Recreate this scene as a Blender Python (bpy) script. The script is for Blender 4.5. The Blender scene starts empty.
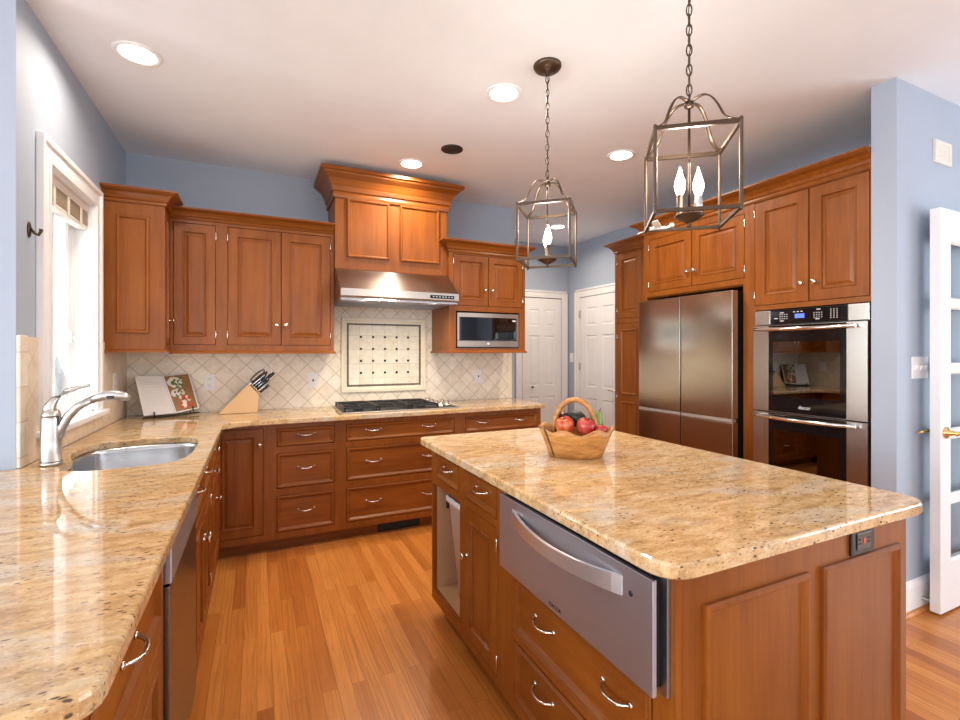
import bpy, bmesh, math, random
from mathutils import Vector, Matrix
from mathutils.geometry import tessellate_polygon
random.seed(7)
PI = math.pi
SC = bpy.context.scene
COL = SC.collection
H = 2.745            # ceiling height

# ------------------------------------------------------------------ camera, sky, lights, exposure
cam_d = bpy.data.cameras.new('camera')
cam = bpy.data.objects.new('camera', cam_d)
COL.objects.link(cam)
cam.location = (0, 0, 1.35)
cam.rotation_euler = (PI / 2, 0, -math.radians(25.17))
cam_d.sensor_width = 36.0
cam_d.lens = 36.0 * 474.6 / 960.0
cam_d.shift_y = -8.0 / 960.0
cam_d.clip_start = 0.02
SC.camera = cam

SC.view_settings.view_transform = 'Standard'
SC.view_settings.look = 'None'
SC.view_settings.exposure = 0.0
SC.view_settings.gamma = 1.0
SC.cycles.use_denoising = True
SC.cycles.max_bounces = 8
SC.cycles.diffuse_bounces = 5
SC.cycles.glossy_bounces = 4
SC.cycles.transparent_max_bounces = 12
SC.cycles.sample_clamp_indirect = 6.0
SC.cycles.caustics_reflective = False
SC.cycles.caustics_refractive = False

world = bpy.data.worlds.new('sky')
SC.world = world
world.use_nodes = True
bg = world.node_tree.nodes['Background']
bg.inputs[0].default_value = (0.93, 0.97, 1.0, 1)
bg.inputs[1].default_value = 2.2

def area(name, loc, rot, sx, sy, watts, color=(1, 1, 1), spread=None, shape='RECTANGLE'):
    d = bpy.data.lights.new(name, 'AREA')
    d.shape = shape
    d.size = sx
    if shape in ('RECTANGLE', 'ELLIPSE'):
        d.size_y = sy
    d.energy = watts
    d.color = color
    if spread:
        d.spread = spread
    o = bpy.data.objects.new(name, d)
    o.location = loc
    o.rotation_euler = rot
    COL.objects.link(o)
    return o

DAY = (0.86, 0.94, 1.0)
# added lights at unseen windows behind the camera, tilted up to brighten the ceiling
for wx in (-2.6, -0.4, 1.8, 4.0):
    area('window_daylight_fill', (wx, -4.36, 1.35), (PI / 2 + 0.5, 0, 0), 1.6, 2.0, 24, DAY)
for wy in (-3.1, -1.0, 1.1):
    area('window_daylight_fill', (-4.66, wy, 1.40), (0, -PI / 2 - 0.4, 0), 1.9, 1.6, 120, DAY)
area('window_daylight_fill', (5.36, -1.2, 1.30), (0, PI / 2 + 0.4, 0), 2.1, 2.4, 90, DAY)
area('window_daylight_fill', (-1.04, 2.985, 1.60), (0, -PI / 2 - 0.3, 0), 1.2, 0.7, 13, DAY)

# ------------------------------------------------------------------ materials
MATS = {}
def newmat(name):
    m = bpy.data.materials.new(name)
    m.use_nodes = True
    MATS[name] = m
    nt = m.node_tree
    return m, nt, nt.nodes['Principled BSDF']

def plain(name, col, rough=0.5, metal=0.0, spec=0.5, coat=0.0, emit=None, es=0.0):
    m, nt, b = newmat(name)
    b.inputs['Base Color'].default_value = (*col, 1)
    b.inputs['Roughness'].default_value = rough
    b.inputs['Metallic'].default_value = metal
    b.inputs['Specular IOR Level'].default_value = spec
    b.inputs['Coat Weight'].default_value = coat
    if emit:
        b.inputs['Emission Color'].default_value = (*emit, 1)
        b.inputs['Emission Strength'].default_value = es
    return m

def N(nt, typ, **kw):
    n = nt.nodes.new(typ)
    for k, v in kw.items():
        setattr(n, k, v)
    return n

def ramp(nt, fac, stops):
    r = N(nt, 'ShaderNodeValToRGB')
    e = r.color_ramp.elements
    while len(e) < len(stops):
        e.new(0.5)
    for i, (p, c) in enumerate(stops):
        e[i].position = p
        e[i].color = (*c, 1)
    nt.links.new(fac, r.inputs[0])
    return r.outputs[0]

def mixc(nt, fac, a, b, mode='MIX'):
    n = N(nt, 'ShaderNodeMix', data_type='RGBA', blend_type=mode)
    for s, v in ((n.inputs[0], fac), (n.inputs[6], a), (n.inputs[7], b)):
        if hasattr(v, 'is_output'):
            nt.links.new(v, s)
        elif isinstance(v, (int, float)):
            s.default_value = v
        else:
            s.default_value = (*v, 1)
    return n.outputs[2]

def coords(nt, scale=(1, 1, 1), rot=(0, 0, 0), out='Object', rnd=False):
    t = N(nt, 'ShaderNodeTexCoord')
    mp = N(nt, 'ShaderNodeMapping')
    mp.inputs['Scale'].default_value = scale
    mp.inputs['Rotation'].default_value = rot
    nt.links.new(t.outputs[out], mp.inputs[0])
    if rnd:
        oi = N(nt, 'ShaderNodeObjectInfo')
        vm = N(nt, 'ShaderNodeVectorMath', operation='SCALE')
        vm.inputs[0].default_value = (31.0, 17.0, 23.0)
        nt.links.new(oi.outputs['Random'], vm.inputs['Scale'])
        nt.links.new(vm.outputs[0], mp.inputs['Location'])
    return mp.outputs[0]

def noise(nt, vec, scale, detail=4, rough=0.55, dist=0.0):
    n = N(nt, 'ShaderNodeTexNoise')
    n.inputs['Scale'].default_value = scale
    n.inputs['Detail'].default_value = detail
    n.inputs['Roughness'].default_value = rough
    n.inputs['Distortion'].default_value = dist
    nt.links.new(vec, n.inputs['Vector'])
    return n.outputs['Fac']

def cherry(name, axis):
    m, nt, b = newmat(name)
    sc = [9.0, 9.0, 9.0]
    sc[axis] = 0.9
    v = coords(nt, tuple(sc), rnd=True)
    f1 = noise(nt, v, 2.0, 5, 0.6, 0.6)
    sc2 = [70.0, 70.0, 70.0]
    sc2[axis] = 2.0
    f2 = noise(nt, coords(nt, tuple(sc2), rnd=True), 1.6, 3, 0.6)
    f3 = noise(nt, coords(nt, (1.4, 1.4, 1.4), rnd=True), 1.5, 2)
    c1 = ramp(nt, f1, [(0.28, (0.205, 0.056, 0.0065)), (0.5, (0.255, 0.075, 0.009)), (0.74, (0.305, 0.096, 0.0125))])
    c2 = mixc(nt, ramp(nt, f2, [(0.35, (0, 0, 0)), (0.62, (1, 1, 1))]), mixc(nt, 1.0, c1, (0.87, 0.83, 0.78), 'MULTIPLY'), c1)
    c3 = mixc(nt, 1.0, c2, ramp(nt, f3, [(0.3, (0.86, 0.82, 0.8)), (0.7, (1.05, 1.05, 1.05))]), 'MULTIPLY')
    nt.links.new(c3, b.inputs['Base Color'])
    b.inputs['Roughness'].default_value = 0.36
    b.inputs['Specular IOR Level'].default_value = 0.32
    b.inputs['Coat Weight'].default_value = 0.08
    b.inputs['Coat Roughness'].default_value = 0.22
    return m
cherry('cherry_upright', 2)
cherry('cherry_across', 0)
cherry('cherry_lengthwise', 1)

def granite(name, ang):
    m, nt, b = newmat(name)
    v = coords(nt, (1, 1, 1), (0, 0, ang))
    vs = coords(nt, (1.0, 2.6, 1.6), (0, 0, ang))
    big = noise(nt, vs, 2.4, 5, 0.6, 0.8)
    mid = noise(nt, vs, 13.0, 5, 0.65, 0.5)
    c = ramp(nt, mid, [(0.30, (0.34, 0.205, 0.095)), (0.43, (0.52, 0.325, 0.145)), (0.55, (0.63, 0.42, 0.205)), (0.70, (0.72, 0.55, 0.33))])
    c = mixc(nt, ramp(nt, big, [(0.50, (0, 0, 0)), (0.68, (0.7, 0.7, 0.7))]), c, mixc(nt, mid, (0.42, 0.38, 0.33), (0.70, 0.62, 0.50)))
    fl = N(nt, 'ShaderNodeTexVoronoi')
    fl.inputs['Scale'].default_value = 36.0
    nt.links.new(coords(nt, (1.0, 2.3, 1.8), (0, 0, ang)), fl.inputs['Vector'])
    spot = ramp(nt, fl.outputs['Distance'], [(0.16, (1, 1, 1)), (0.26, (0, 0, 0))])
    gate = ramp(nt, noise(nt, v, 9.0, 3), [(0.46, (0, 0, 0)), (0.54, (1, 1, 1))])
    c = mixc(nt, mixc(nt, 1.0, spot, gate, 'MULTIPLY'), c, (0.10, 0.062, 0.045))
    fine = noise(nt, coords(nt, (1.0, 2.2, 1.6), (0, 0, ang)), 95.0, 2, 0.6)
    c = mixc(nt, ramp(nt, fine, [(0.60, (0, 0, 0)), (0.70, (0.8, 0.8, 0.8))]), c, (0.20, 0.125, 0.08))
    c = mixc(nt, ramp(nt, fine, [(0.28, (0.6, 0.6, 0.6)), (0.38, (0, 0, 0))]), c, (0.82, 0.74, 0.60))
    nt.links.new(c, b.inputs['Base Color'])
    b.inputs['Roughness'].default_value = 0.045
    b.inputs['Specular IOR Level'].default_value = 0.6
    return m
granite('golden_granite', 0.5)

def oak():
    m, nt, b = newmat('oak_planks')
    t = N(nt, 'ShaderNodeTexCoord')
    mp = N(nt, 'ShaderNodeMapping')
    mp.inputs['Rotation'].default_value = (0, 0, PI / 2)
    nt.links.new(t.outputs['Object'], mp.inputs[0])
    def brick(ca, cb, cm):
        br = N(nt, 'ShaderNodeTexBrick')
        br.offset = 0.37
        br.offset_frequency = 2
        br.squash = 1.0
        br.inputs['Color1'].default_value = (*ca, 1)
        br.inputs['Color2'].default_value = (*cb, 1)
        br.inputs['Mortar'].default_value = (*cm, 1)
        br.inputs['Scale'].default_value = 1.0
        br.inputs['Mortar Size'].default_value = 0.0007
        br.inputs['Mortar Smooth'].default_value = 0.2
        br.inputs['Bias'].default_value = 0.0
        br.inputs['Brick Width'].default_value = 0.83
        br.inputs['Row Height'].default_value = 0.0585
        nt.links.new(mp.outputs[0], br.inputs['Vector'])
        return br
    br = brick((0, 0, 0), (1, 1, 1), (0.5, 0.5, 0.5))
    tone = br.outputs['Color']
    # shift the grain from plank to plank
    sep = N(nt, 'ShaderNodeVectorMath', operation='SCALE')
    sep.inputs['Scale'].default_value = 9.0
    nt.links.new(tone, sep.inputs[0])
    add = N(nt, 'ShaderNodeVectorMath', operation='ADD')
    nt.links.new(t.outputs['Object'], add.inputs[0])
    nt.links.new(sep.outputs[0], add.inputs[1])
    def mapped(s):
        k = N(nt, 'ShaderNodeMapping')
        k.inputs['Scale'].default_value = s
        nt.links.new(add.outputs[0], k.inputs[0])
        return k.outputs[0]
    g1 = noise(nt, mapped((14, 1.1, 1)), 1.6, 4, 0.6, 0.5)
    w = N(nt, 'ShaderNodeTexWave', wave_type='BANDS')
    w.inputs['Scale'].default_value = 1.3
    w.inputs['Distortion'].default_value = 13.0
    w.inputs['Detail'].default_value = 2.0
    w.inputs['Detail Scale'].default_value = 0.55
    nt.links.new(mapped((12.0, 1.7, 1)), w.inputs['Vector'])
    g3 = noise(nt, mapped((150, 5, 1)), 1.0, 3, 0.6)
    base = ramp(nt, tone, [(0.0, (0.40, 0.125, 0.022)), (0.15, (0.50, 0.170, 0.030)), (0.6, (0.54, 0.195, 0.037)), (1.0, (0.62, 0.250, 0.058))])
    c = mixc(nt, 1.0, base, ramp(nt, g1, [(0.3, (0.84, 0.79, 0.72)), (0.65, (1.05, 1.05, 1.05))]), 'MULTIPLY')
    gm = ramp(nt, noise(nt, mapped((10, 1.4, 1)), 1.3, 2), [(0.42, (0.12, 0.12, 0.12)), (0.62, (1, 1, 1))])
    c = mixc(nt, mixc(nt, 1.0, ramp(nt, w.outputs['Fac'], [(0.66, (0, 0, 0)), (0.97, (0.36, 0.36, 0.36))]), gm, 'MULTIPLY'), c, (0.20, 0.068, 0.014))
    c = mixc(nt, ramp(nt, g3, [(0.56, (0, 0, 0)), (0.72, (0.40, 0.40, 0.40))]), c, (0.22, 0.08, 0.018))
    c = mixc(nt, br.outputs['Fac'], c, (0.17, 0.065, 0.018))
    nt.links.new(c, b.inputs['Base Color'])
    b.inputs['Roughness'].default_value = 0.34
    b.inputs['Coat Weight'].default_value = 0.15
    b.inputs['Coat Roughness'].default_value = 0.25
oak()

def tiles(name, hx, size, ang, ca, cb, cm, mortar=0.006, offset=0.0, width=None):
    """stone tiles on an upright wall; hx = which object axis runs along the wall"""
    m, nt, b = newmat(name)
    t = N(nt, 'ShaderNodeTexCoord')
    s = N(nt, 'ShaderNodeSeparateXYZ')
    nt.links.new(t.outputs['Object'], s.inputs[0])
    cxy = N(nt, 'ShaderNodeCombineXYZ')
    nt.links.new(s.outputs[hx], cxy.inputs[0])
    nt.links.new(s.outputs[2], cxy.inputs[1])
    mp = N(nt, 'ShaderNodeMapping')
    mp.inputs['Rotation'].default_value = (0, 0, ang)
    nt.links.new(cxy.outputs[0], mp.inputs[0])
    br = N(nt, 'ShaderNodeTexBrick')
    br.offset = offset
    br.squash = 1.0
    br.inputs['Color1'].default_value = (*ca, 1)
    br.inputs['Color2'].default_value = (*cb, 1)
    br.inputs['Mortar'].default_value = (*cm, 1)
    br.inputs['Scale'].default_value = 1.0
    br.inputs['Mortar Size'].default_value = mortar * 0.5
    br.inputs['Mortar Smooth'].default_value = 0.3
    br.inputs['Brick Width'].default_value = width or size
    br.inputs['Row Height'].default_value = size
    nt.links.new(mp.outputs[0], br.inputs['Vector'])
    f = noise(nt, coords(nt, (1, 1, 1)), 22.0, 4, 0.6)
    c = mixc(nt, 1.0, br.outputs['Color'], ramp(nt, f, [(0.3, (0.90, 0.88, 0.85)), (0.65, (1.03, 1.03, 1.03))]), 'MULTIPLY')
    nt.links.new(c, b.inputs['Base Color'])
    b.inputs['Roughness'].default_value = 0.42
    bp = N(nt, 'ShaderNodeBump')
    bp.invert = True
    bp.inputs['Strength'].default_value = 0.5
    bp.inputs['Distance'].default_value = 0.003
    nt.links.new(br.outputs['Fac'], bp.inputs['Height'])
    nt.links.new(bp.outputs[0], b.inputs['Normal'])
    return m
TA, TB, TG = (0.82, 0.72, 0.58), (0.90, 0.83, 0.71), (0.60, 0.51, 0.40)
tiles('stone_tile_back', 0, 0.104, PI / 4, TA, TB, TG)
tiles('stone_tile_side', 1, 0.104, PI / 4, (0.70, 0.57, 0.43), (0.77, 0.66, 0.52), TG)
tiles('stone_tile_edge', 1, 0.135, 0, (0.72, 0.60, 0.47), (0.80, 0.71, 0.60), TG, width=0.5)
tiles('cream_tile', 0, 0.119, 0, (0.85, 0.79, 0.63), (0.90, 0.85, 0.71), (0.62, 0.53, 0.38), mortar=0.003, width=0.107)
tiles('dark_mosaic', 0, 0.0145, 0, (0.02, 0.012, 0.008), (0.06, 0.035, 0.02), (0.40, 0.32, 0.2), mortar=0.003)

def painted(name, col, rough=0.6, bump=0.02):
    m, nt, b = newmat(name)
    f = noise(nt, coords(nt), 3.0, 3)
    c = mixc(nt, 1.0, col, ramp(nt, f, [(0.3, (0.97, 0.97, 0.97)), (0.7, (1.02, 1.02, 1.02))]), 'MULTIPLY')
    nt.links.new(c, b.inputs['Base Color'])
    b.inputs['Roughness'].default_value = rough
    b.inputs['Specular IOR Level'].default_value = 0.3
    bp = N(nt, 'ShaderNodeBump')
    bp.inputs['Strength'].default_value = bump
    nt.links.new(noise(nt, coords(nt), 260.0, 2), bp.inputs['Height'])
    nt.links.new(bp.outputs[0], b.inputs['Normal'])
painted('blue_paint', (0.37, 0.425, 0.51))
painted('ceiling_paint', (0.83, 0.88, 0.935), 0.8)  # cool tint put into the white to cancel warm floor bounce
painted('white_trim', (0.82, 0.82, 0.82), 0.32, 0.0)
painted('door_white', (0.80, 0.79, 0.78), 0.35, 0.0)

def steel(name, col, rough, axis, aniso=0.5):
    m, nt, b = newmat(name)
    sc = [260.0] * 3
    sc[axis] = 1.5
    f = noise(nt, coords(nt, tuple(sc)), 1.0, 2)
    b.inputs['Metallic'].default_value = 1.0
    c = mixc(nt, 1.0, col, ramp(nt, f, [(0.25, (0.985, 0.985, 0.985)), (0.75, (1.01, 1.01, 1.01))]), 'MULTIPLY')
    nt.links.new(c, b.inputs['Base Color'])
    mr = N(nt, 'ShaderNodeMapRange')
    mr.inputs[3].default_value = rough * 0.97
    mr.inputs[4].default_value = rough * 1.03
    nt.links.new(f, mr.inputs[0])
    nt.links.new(mr.outputs[0], b.inputs['Roughness'])
    if axis != 2:
        b.inputs['Anisotropic'].default_value = 0.75
        b.inputs['Anisotropic Rotation'].default_value = 0.25
        tg = N(nt, 'ShaderNodeTangent', direction_type='RADIAL', axis='Z')
        nt.links.new(tg.outputs[0], b.inputs['Tangent'])
    return m
steel('brushed_steel_across', (0.45, 0.41, 0.375), 0.33, 0)
steel('brushed_steel_lengthwise', (0.53, 0.55, 0.63), 0.42, 1)
steel('brushed_steel_upright', (0.60, 0.57, 0.54), 0.27, 2)
steel('dark_fridge_steel', (0.56, 0.495, 0.41), 0.20, 2)
steel('dark_washer_steel', (0.22, 0.20, 0.19), 0.3, 2)
steel('sink_steel', (0.52, 0.53, 0.55), 0.26, 2)
plain('polished_nickel', (0.72, 0.68, 0.62), 0.16, 1.0)
plain('satin_nickel', (0.56, 0.54, 0.52), 0.33, 1.0)
plain('chrome', (0.80, 0.80, 0.80), 0.08, 1.0)
plain('grip_steel', (0.78, 0.77, 0.75), 0.42, 1.0)
steel('handle_steel', (0.80, 0.80, 0.80), 0.40, 1)
plain('brass', (0.80, 0.55, 0.20), 0.18, 1.0)
plain('bronze', (0.085, 0.055, 0.036), 0.40, 0.75)
plain('black_gloss', (0.006, 0.006, 0.007), 0.05, 0.0, 0.6)
plain('black_satin', (0.012, 0.012, 0.012), 0.35)
plain('black_iron', (0.018, 0.017, 0.016), 0.5)
plain('dark_gap', (0.008, 0.006, 0.005), 0.8)
plain('white_plastic', (0.80, 0.80, 0.80), 0.35)
plain('bin_white', (0.84, 0.85, 0.88), 0.3)
plain('off_white', (0.70, 0.67, 0.60), 0.5)
plain('cream_stone', (0.85, 0.77, 0.60), 0.45)
plain('lamp_glow', (1, 1, 1), 0.5, emit=(1.0, 0.96, 0.90), es=9.0)
plain('bulb_glow', (1, 1, 1), 0.3, emit=(1.0, 0.90, 0.74), es=14.0)
plain('display_blue', (0.02, 0.03, 0.1), 0.3, emit=(0.12, 0.2, 1.0), es=1.6)
plain('red_light', (0.6, 0.02, 0.02), 0.3, emit=(1.0, 0.1, 0.05), es=0.7)
plain('printed_white', (0.72, 0.72, 0.72), 0.5)
plain('paper', (0.80, 0.78, 0.76), 0.6)
plain('print_ink', (0.40, 0.38, 0.37), 0.7)
plain('print_board', (0.30, 0.15, 0.055), 0.5)
plain('print_plate', (0.78, 0.76, 0.70), 0.5)
plain('print_green', (0.10, 0.17, 0.04), 0.5)
plain('print_red', (0.55, 0.05, 0.02), 0.5)
plain('print_cream', (0.75, 0.66, 0.42), 0.5)
plain('maple', (0.66, 0.43, 0.22), 0.45)
plain('interior_ply', (0.50, 0.30, 0.16), 0.5)
plain('red_handle', (0.35, 0.03, 0.03), 0.35)
plain('dark_plum', (0.045, 0.012, 0.016), 0.3)
plain('avocado_dark', (0.022, 0.028, 0.018), 0.4)
plain('pear_green', (0.16, 0.24, 0.05), 0.4)
plain('stem_brown', (0.10, 0.06, 0.03), 0.7)
plain('blind_tan', (0.46, 0.39, 0.29), 0.45)
plain('blind_light', (0.72, 0.68, 0.60), 0.45)
plain('speaker_black', (0.02, 0.02, 0.021), 0.6)
plain('oven_inside', (0.05, 0.04, 0.035), 0.4)

def apple_mat(name, c_red, c_yel, thr):
    m, nt, b = newmat(name)
    f = noise(nt, coords(nt, (14, 14, 5), rnd=True), 1.3, 4, 0.6, 0.3)
    c = ramp(nt, f, [(thr - 0.12, c_red), (thr + 0.03, tuple(0.5 * (a + d) for a, d in zip(c_red, c_yel))), (thr + 0.15, c_yel)])
    nt.links.new(c, b.inputs['Base Color'])
    b.inputs['Roughness'].default_value = 0.28
apple_mat('apple_skin_mottled', (0.44, 0.03, 0.02), (0.72, 0.36, 0.10), 0.50)
apple_mat('apple_skin_red', (0.38, 0.025, 0.025), (0.55, 0.14, 0.07), 0.56)

def basket_wood():
    m, nt, b = newmat('basket_wood')
    f = noise(nt, coords(nt, (6, 6, 26)), 1.6, 4, 0.6, 1.2)
    c = ramp(nt, f, [(0.3, (0.25, 0.095, 0.025)), (0.5, (0.46, 0.20, 0.052)), (0.7, (0.60, 0.30, 0.09))])
    nt.links.new(c, b.inputs['Base Color'])
    b.inputs['Roughness'].default_value = 0.4
basket_wood()

def glass(name, tint, refl=0.06, rough=0.0):
    m = bpy.data.materials.new(name)
    m.use_nodes = True
    MATS[name] = m
    nt = m.node_tree
    nt.nodes.clear()
    out = N(nt, 'ShaderNodeOutputMaterial')
    mx = N(nt, 'ShaderNodeMixShader')
    tr = N(nt, 'ShaderNodeBsdfTransparent')
    tr.inputs[0].default_value = (*tint, 1)
    gl = N(nt, 'ShaderNodeBsdfGlossy')
    gl.inputs['Roughness'].default_value = rough
    fr = N(nt, 'ShaderNodeLayerWeight')
    pw = N(nt, 'ShaderNodeMath', operation='POWER')
    pw.inputs[1].default_value = 5.0
    nt.links.new(fr.outputs['Facing'], pw.inputs[0])
    ad = N(nt, 'ShaderNodeMath', operation='MULTIPLY_ADD')
    ad.inputs[1].default_value = 0.6
    ad.inputs[2].default_value = refl
    nt.links.new(pw.outputs[0], ad.inputs[0])
    nt.links.new(ad.outputs[0], mx.inputs[0])
    nt.links.new(tr.outputs[0], mx.inputs[1])
    nt.links.new(gl.outputs[0], mx.inputs[2])
    nt.links.new(mx.outputs[0], out.inputs[0])
glass('window_glass', (0.97, 0.99, 0.98), 0.03)
glass('oven_glass', (0.10, 0.09, 0.085), 0.22)
glass('microwave_glass', (0.08, 0.08, 0.075), 0.10)

# ------------------------------------------------------------------ object helpers
ROOT = {}
def setp(o, label=None, cat=None, group=None, kind=None):
    if label: o['label'] = label
    if cat: o['category'] = cat
    if group: o['group'] = group
    if kind: o['kind'] = kind
    return o

def thing(name, label, cat, loc=(0, 0, 0), group=None, kind=None):
    o = bpy.data.objects.new(name, None)
    o.empty_display_size = 0.05
    o.location = loc
    COL.objects.link(o)
    ROOT[o.name] = Vector(loc)
    return setp(o, label, cat, group, kind)

def world_of(o):
    v = Vector((0, 0, 0))
    while o is not None:
        v = v + Vector(o.location)
        o = o.parent
    return v

class Face:
    """a cabinet face: u runs along it, n out of it, z up"""
    def __init__(self, kind, plane):
        self.kind, self.p = kind, plane
        self.rot = {'back': PI, 'left': -PI / 2, 'right': PI / 2}[kind]
        self.across = 'cherry_across' if kind == 'back' else 'cherry_lengthwise'
    def __call__(self, u, n, z):
        if self.kind == 'back': return Vector((u, self.p - n, z))
        if self.kind == 'left': return Vector((self.p + n, u, z))
        return Vector((self.p - n, u, z))

class MB:
    def __init__(self):
        self.bm = bmesh.new()
        self.mats = []
        self.mi = 0
    def use(self, mat):
        if mat not in self.mats: self.mats.append(mat)
        self.mi = self.mats.index(mat)
        return self
    def face(self, vs, smooth=False):
        try:
            f = self.bm.faces.new(vs)
        except ValueError:
            return None
        f.material_index = self.mi
        f.smooth = smooth
        return f
    def vs(self, pts):
        return [self.bm.verts.new(p) for p in pts]
    def box(self, x0, x1, y0, y1, z0, z1, bevel=0.0):
        v = self.vs([(x0, y0, z0), (x1, y0, z0), (x1, y1, z0), (x0, y1, z0), (x0, y0, z1), (x1, y0, z1), (x1, y1, z1), (x0, y1, z1)])
        fs = [self.face([v[i] for i in q]) for q in ((3, 2, 1, 0), (4, 5, 6, 7), (0, 1, 5, 4), (1, 2, 6, 5), (2, 3, 7, 6), (3, 0, 4, 7))]
        if bevel:
            es = list({e for f in fs for e in f.edges})
            r = bmesh.ops.bevel(self.bm, geom=es, offset=bevel, segments=2, affect='EDGES', profile=0.6)
            for f in r['faces']: f.material_index = self.mi
        return self
    def fbox(self, fr, u0, u1, n0, n1, z0, z1, bevel=0.0):
        a, c = fr(u0, n0, z0), fr(u1, n1, z1)
        return self.box(min(a.x, c.x), max(a.x, c.x), min(a.y, c.y), max(a.y, c.y), min(a.z, c.z), max(a.z, c.z), bevel)
    def nested(self, fr, u0, u1, z0, z1, prof, cap=True):
        rings = []
        for ins, n in prof:
            rings.append(self.vs([fr(u0 + ins, n, z0 + ins), fr(u1 - ins, n, z0 + ins), fr(u1 - ins, n, z1 - ins), fr(u0 + ins, n, z1 - ins)]))
        for a, b in zip(rings, rings[1:]):
            for i in range(4):
                self.face([a[i], a[(i + 1) % 4], b[(i + 1) % 4], b[i]])
        if cap:
            self.face(rings[-1])
            self.face(rings[0][::-1])
        return self
    def plate(self, fr, u0, u1, z0, z1, holes, n0, n1):
        us = sorted({u0, u1, *[h[0] for h in holes], *[h[1] for h in holes]})
        zs = sorted({z0, z1, *[h[2] for h in holes], *[h[3] for h in holes]})
        us = [u for u in us if u0 <= u <= u1]
        zs = [z for z in zs if z0 <= z <= z1]
        def solid(i, j):
            if not (0 <= i < len(us) - 1 and 0 <= j < len(zs) - 1): return False
            cu, cz = (us[i] + us[i + 1]) / 2, (zs[j] + zs[j + 1]) / 2
            return not any(h[0] < cu < h[1] and h[2] < cz < h[3] for h in holes)
        vc = {}
        def V(i, j, s):
            if (i, j, s) not in vc:
                vc[(i, j, s)] = self.bm.verts.new(fr(us[i], n1 if s else n0, zs[j]))
            return vc[(i, j, s)]
        for i in range(len(us) - 1):
            for j in range(len(zs) - 1):
                if not solid(i, j): continue
                self.face([V(i, j, 1), V(i + 1, j, 1), V(i + 1, j + 1, 1), V(i, j + 1, 1)])
                self.face([V(i, j, 0), V(i, j + 1, 0), V(i + 1, j + 1, 0), V(i + 1, j, 0)])
                if not solid(i - 1, j): self.face([V(i, j, 0), V(i, j, 1), V(i, j + 1, 1), V(i, j + 1, 0)])
                if not solid(i + 1, j): self.face([V(i + 1, j, 0), V(i + 1, j + 1, 0), V(i + 1, j + 1, 1), V(i + 1, j, 1)])
                if not solid(i, j - 1): self.face([V(i, j, 0), V(i + 1, j, 0), V(i + 1, j, 1), V(i, j, 1)])
                if not solid(i, j + 1): self.face([V(i, j + 1, 0), V(i, j + 1, 1), V(i + 1, j + 1, 1), V(i + 1, j + 1, 0)])
        return self
    def lathe(self, c, prof, axis=(0, 0, 1), seg=24, smooth=True, sx=1.0, sy=1.0):
        """prof: list of (radius, height along axis)"""
        ax = Vector(axis).normalized()
        q = Vector((0, 0, 1)).rotation_difference(ax)
        c = Vector(c)
        rings = []
        for r, h in prof:
            if r < 1e-6:
                rings.append([self.bm.verts.new(c + q @ Vector((0, 0, h)))])
            else:
                rings.append(self.vs([c + q @ Vector((r * sx * math.cos(2 * PI * k / seg), r * sy * math.sin(2 * PI * k / seg), h)) for k in range(seg)]))
        for a, b in zip(rings, rings[1:]):
            for k in range(seg):
                k2 = (k + 1) % seg
                if len(a) == 1 and len(b) == 1: continue
                if len(a) == 1: self.face([a[0], b[k2], b[k]], smooth)
                elif len(b) == 1: self.face([a[k], a[k2], b[0]], smooth)
                else: self.face([a[k], a[k2], b[k2], b[k]], smooth)
        if len(rings[0]) > 1: self.face(rings[0][::-1])
        if len(rings[-1]) > 1: self.face(rings[-1])
        return self
    def tube(self, pts, rad, seg=10, smooth=True, closed=False, flat=1.0, up=(0, 0, 1)):
        """rad: number or list; flat squeezes the second axis"""
        P = [Vector(p) for p in pts]
        n = len(P)
        R = rad if isinstance(rad, (list, tuple)) else [rad] * n
        rings = []
        ref = Vector(up)
        for i in range(n):
            if closed: t = P[(i + 1) % n] - P[i - 1]
            else: t = P[min(i + 1, n - 1)] - P[max(i - 1, 0)]
            t.normalize()
            a = ref - t * ref.dot(t)
            if a.length < 1e-3:
                a = Vector((1, 0, 0)) - t * t.x
                if a.length < 1e-3: a = Vector((0, 1, 0)) - t * t.y
            a.normalize()
            if not closed or True: ref = a if abs(t.dot(Vector(up))) > 0.95 else Vector(up)
            b = t.cross(a)
            rings.append(self.vs([P[i] + a * R[i] * math.cos(2 * PI * k / seg) + b * R[i] * flat * math.sin(2 * PI * k / seg) for k in range(seg)]))
        rng = range(n) if closed else range(n - 1)
        for i in rng:
            A, B = rings[i], rings[(i + 1) % n]
            for k in range(seg):
                self.face([A[k], A[(k + 1) % seg], B[(k + 1) % seg], B[k]], smooth)
        if not closed:
            self.face(rings[0][::-1])
            self.face(rings[-1])
        return self
    def bar(self, a, b, w, h=None):
        """square bar from a to b"""
        a, b = Vector(a), Vector(b)
        h = h or w
        t = (b - a).normalized()
        s = t.cross(Vector((0, 0, 1)))
        if s.length < 1e-3: s = Vector((1, 0, 0))
        s.normalize()
        u = s.cross(t)
        A = self.vs([a + s * x * w / 2 + u * y * h / 2 for x, y in ((-1, -1), (1, -1), (1, 1), (-1, 1))])
        B = self.vs([b + s * x * w / 2 + u * y * h / 2 for x, y in ((-1, -1), (1, -1), (1, 1), (-1, 1))])
        for k in range(4): self.face([A[k], A[(k + 1) % 4], B[(k + 1) % 4], B[k]])
        self.face(A[::-1]); self.face(B)
        return self
    def prism(self, pts, fn, d0, d1):
        """2-D polygon extruded: fn(a, b, d) -> point"""
        A = self.vs([fn(a, b, d0) for a, b in pts])
        B = self.vs([fn(a, b, d1) for a, b in pts])
        n = len(pts)
        for k in range(n): self.face([A[k], A[(k + 1) % n], B[(k + 1) % n], B[k]])
        self.face(A[::-1]); self.face(B)
        return self
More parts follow.
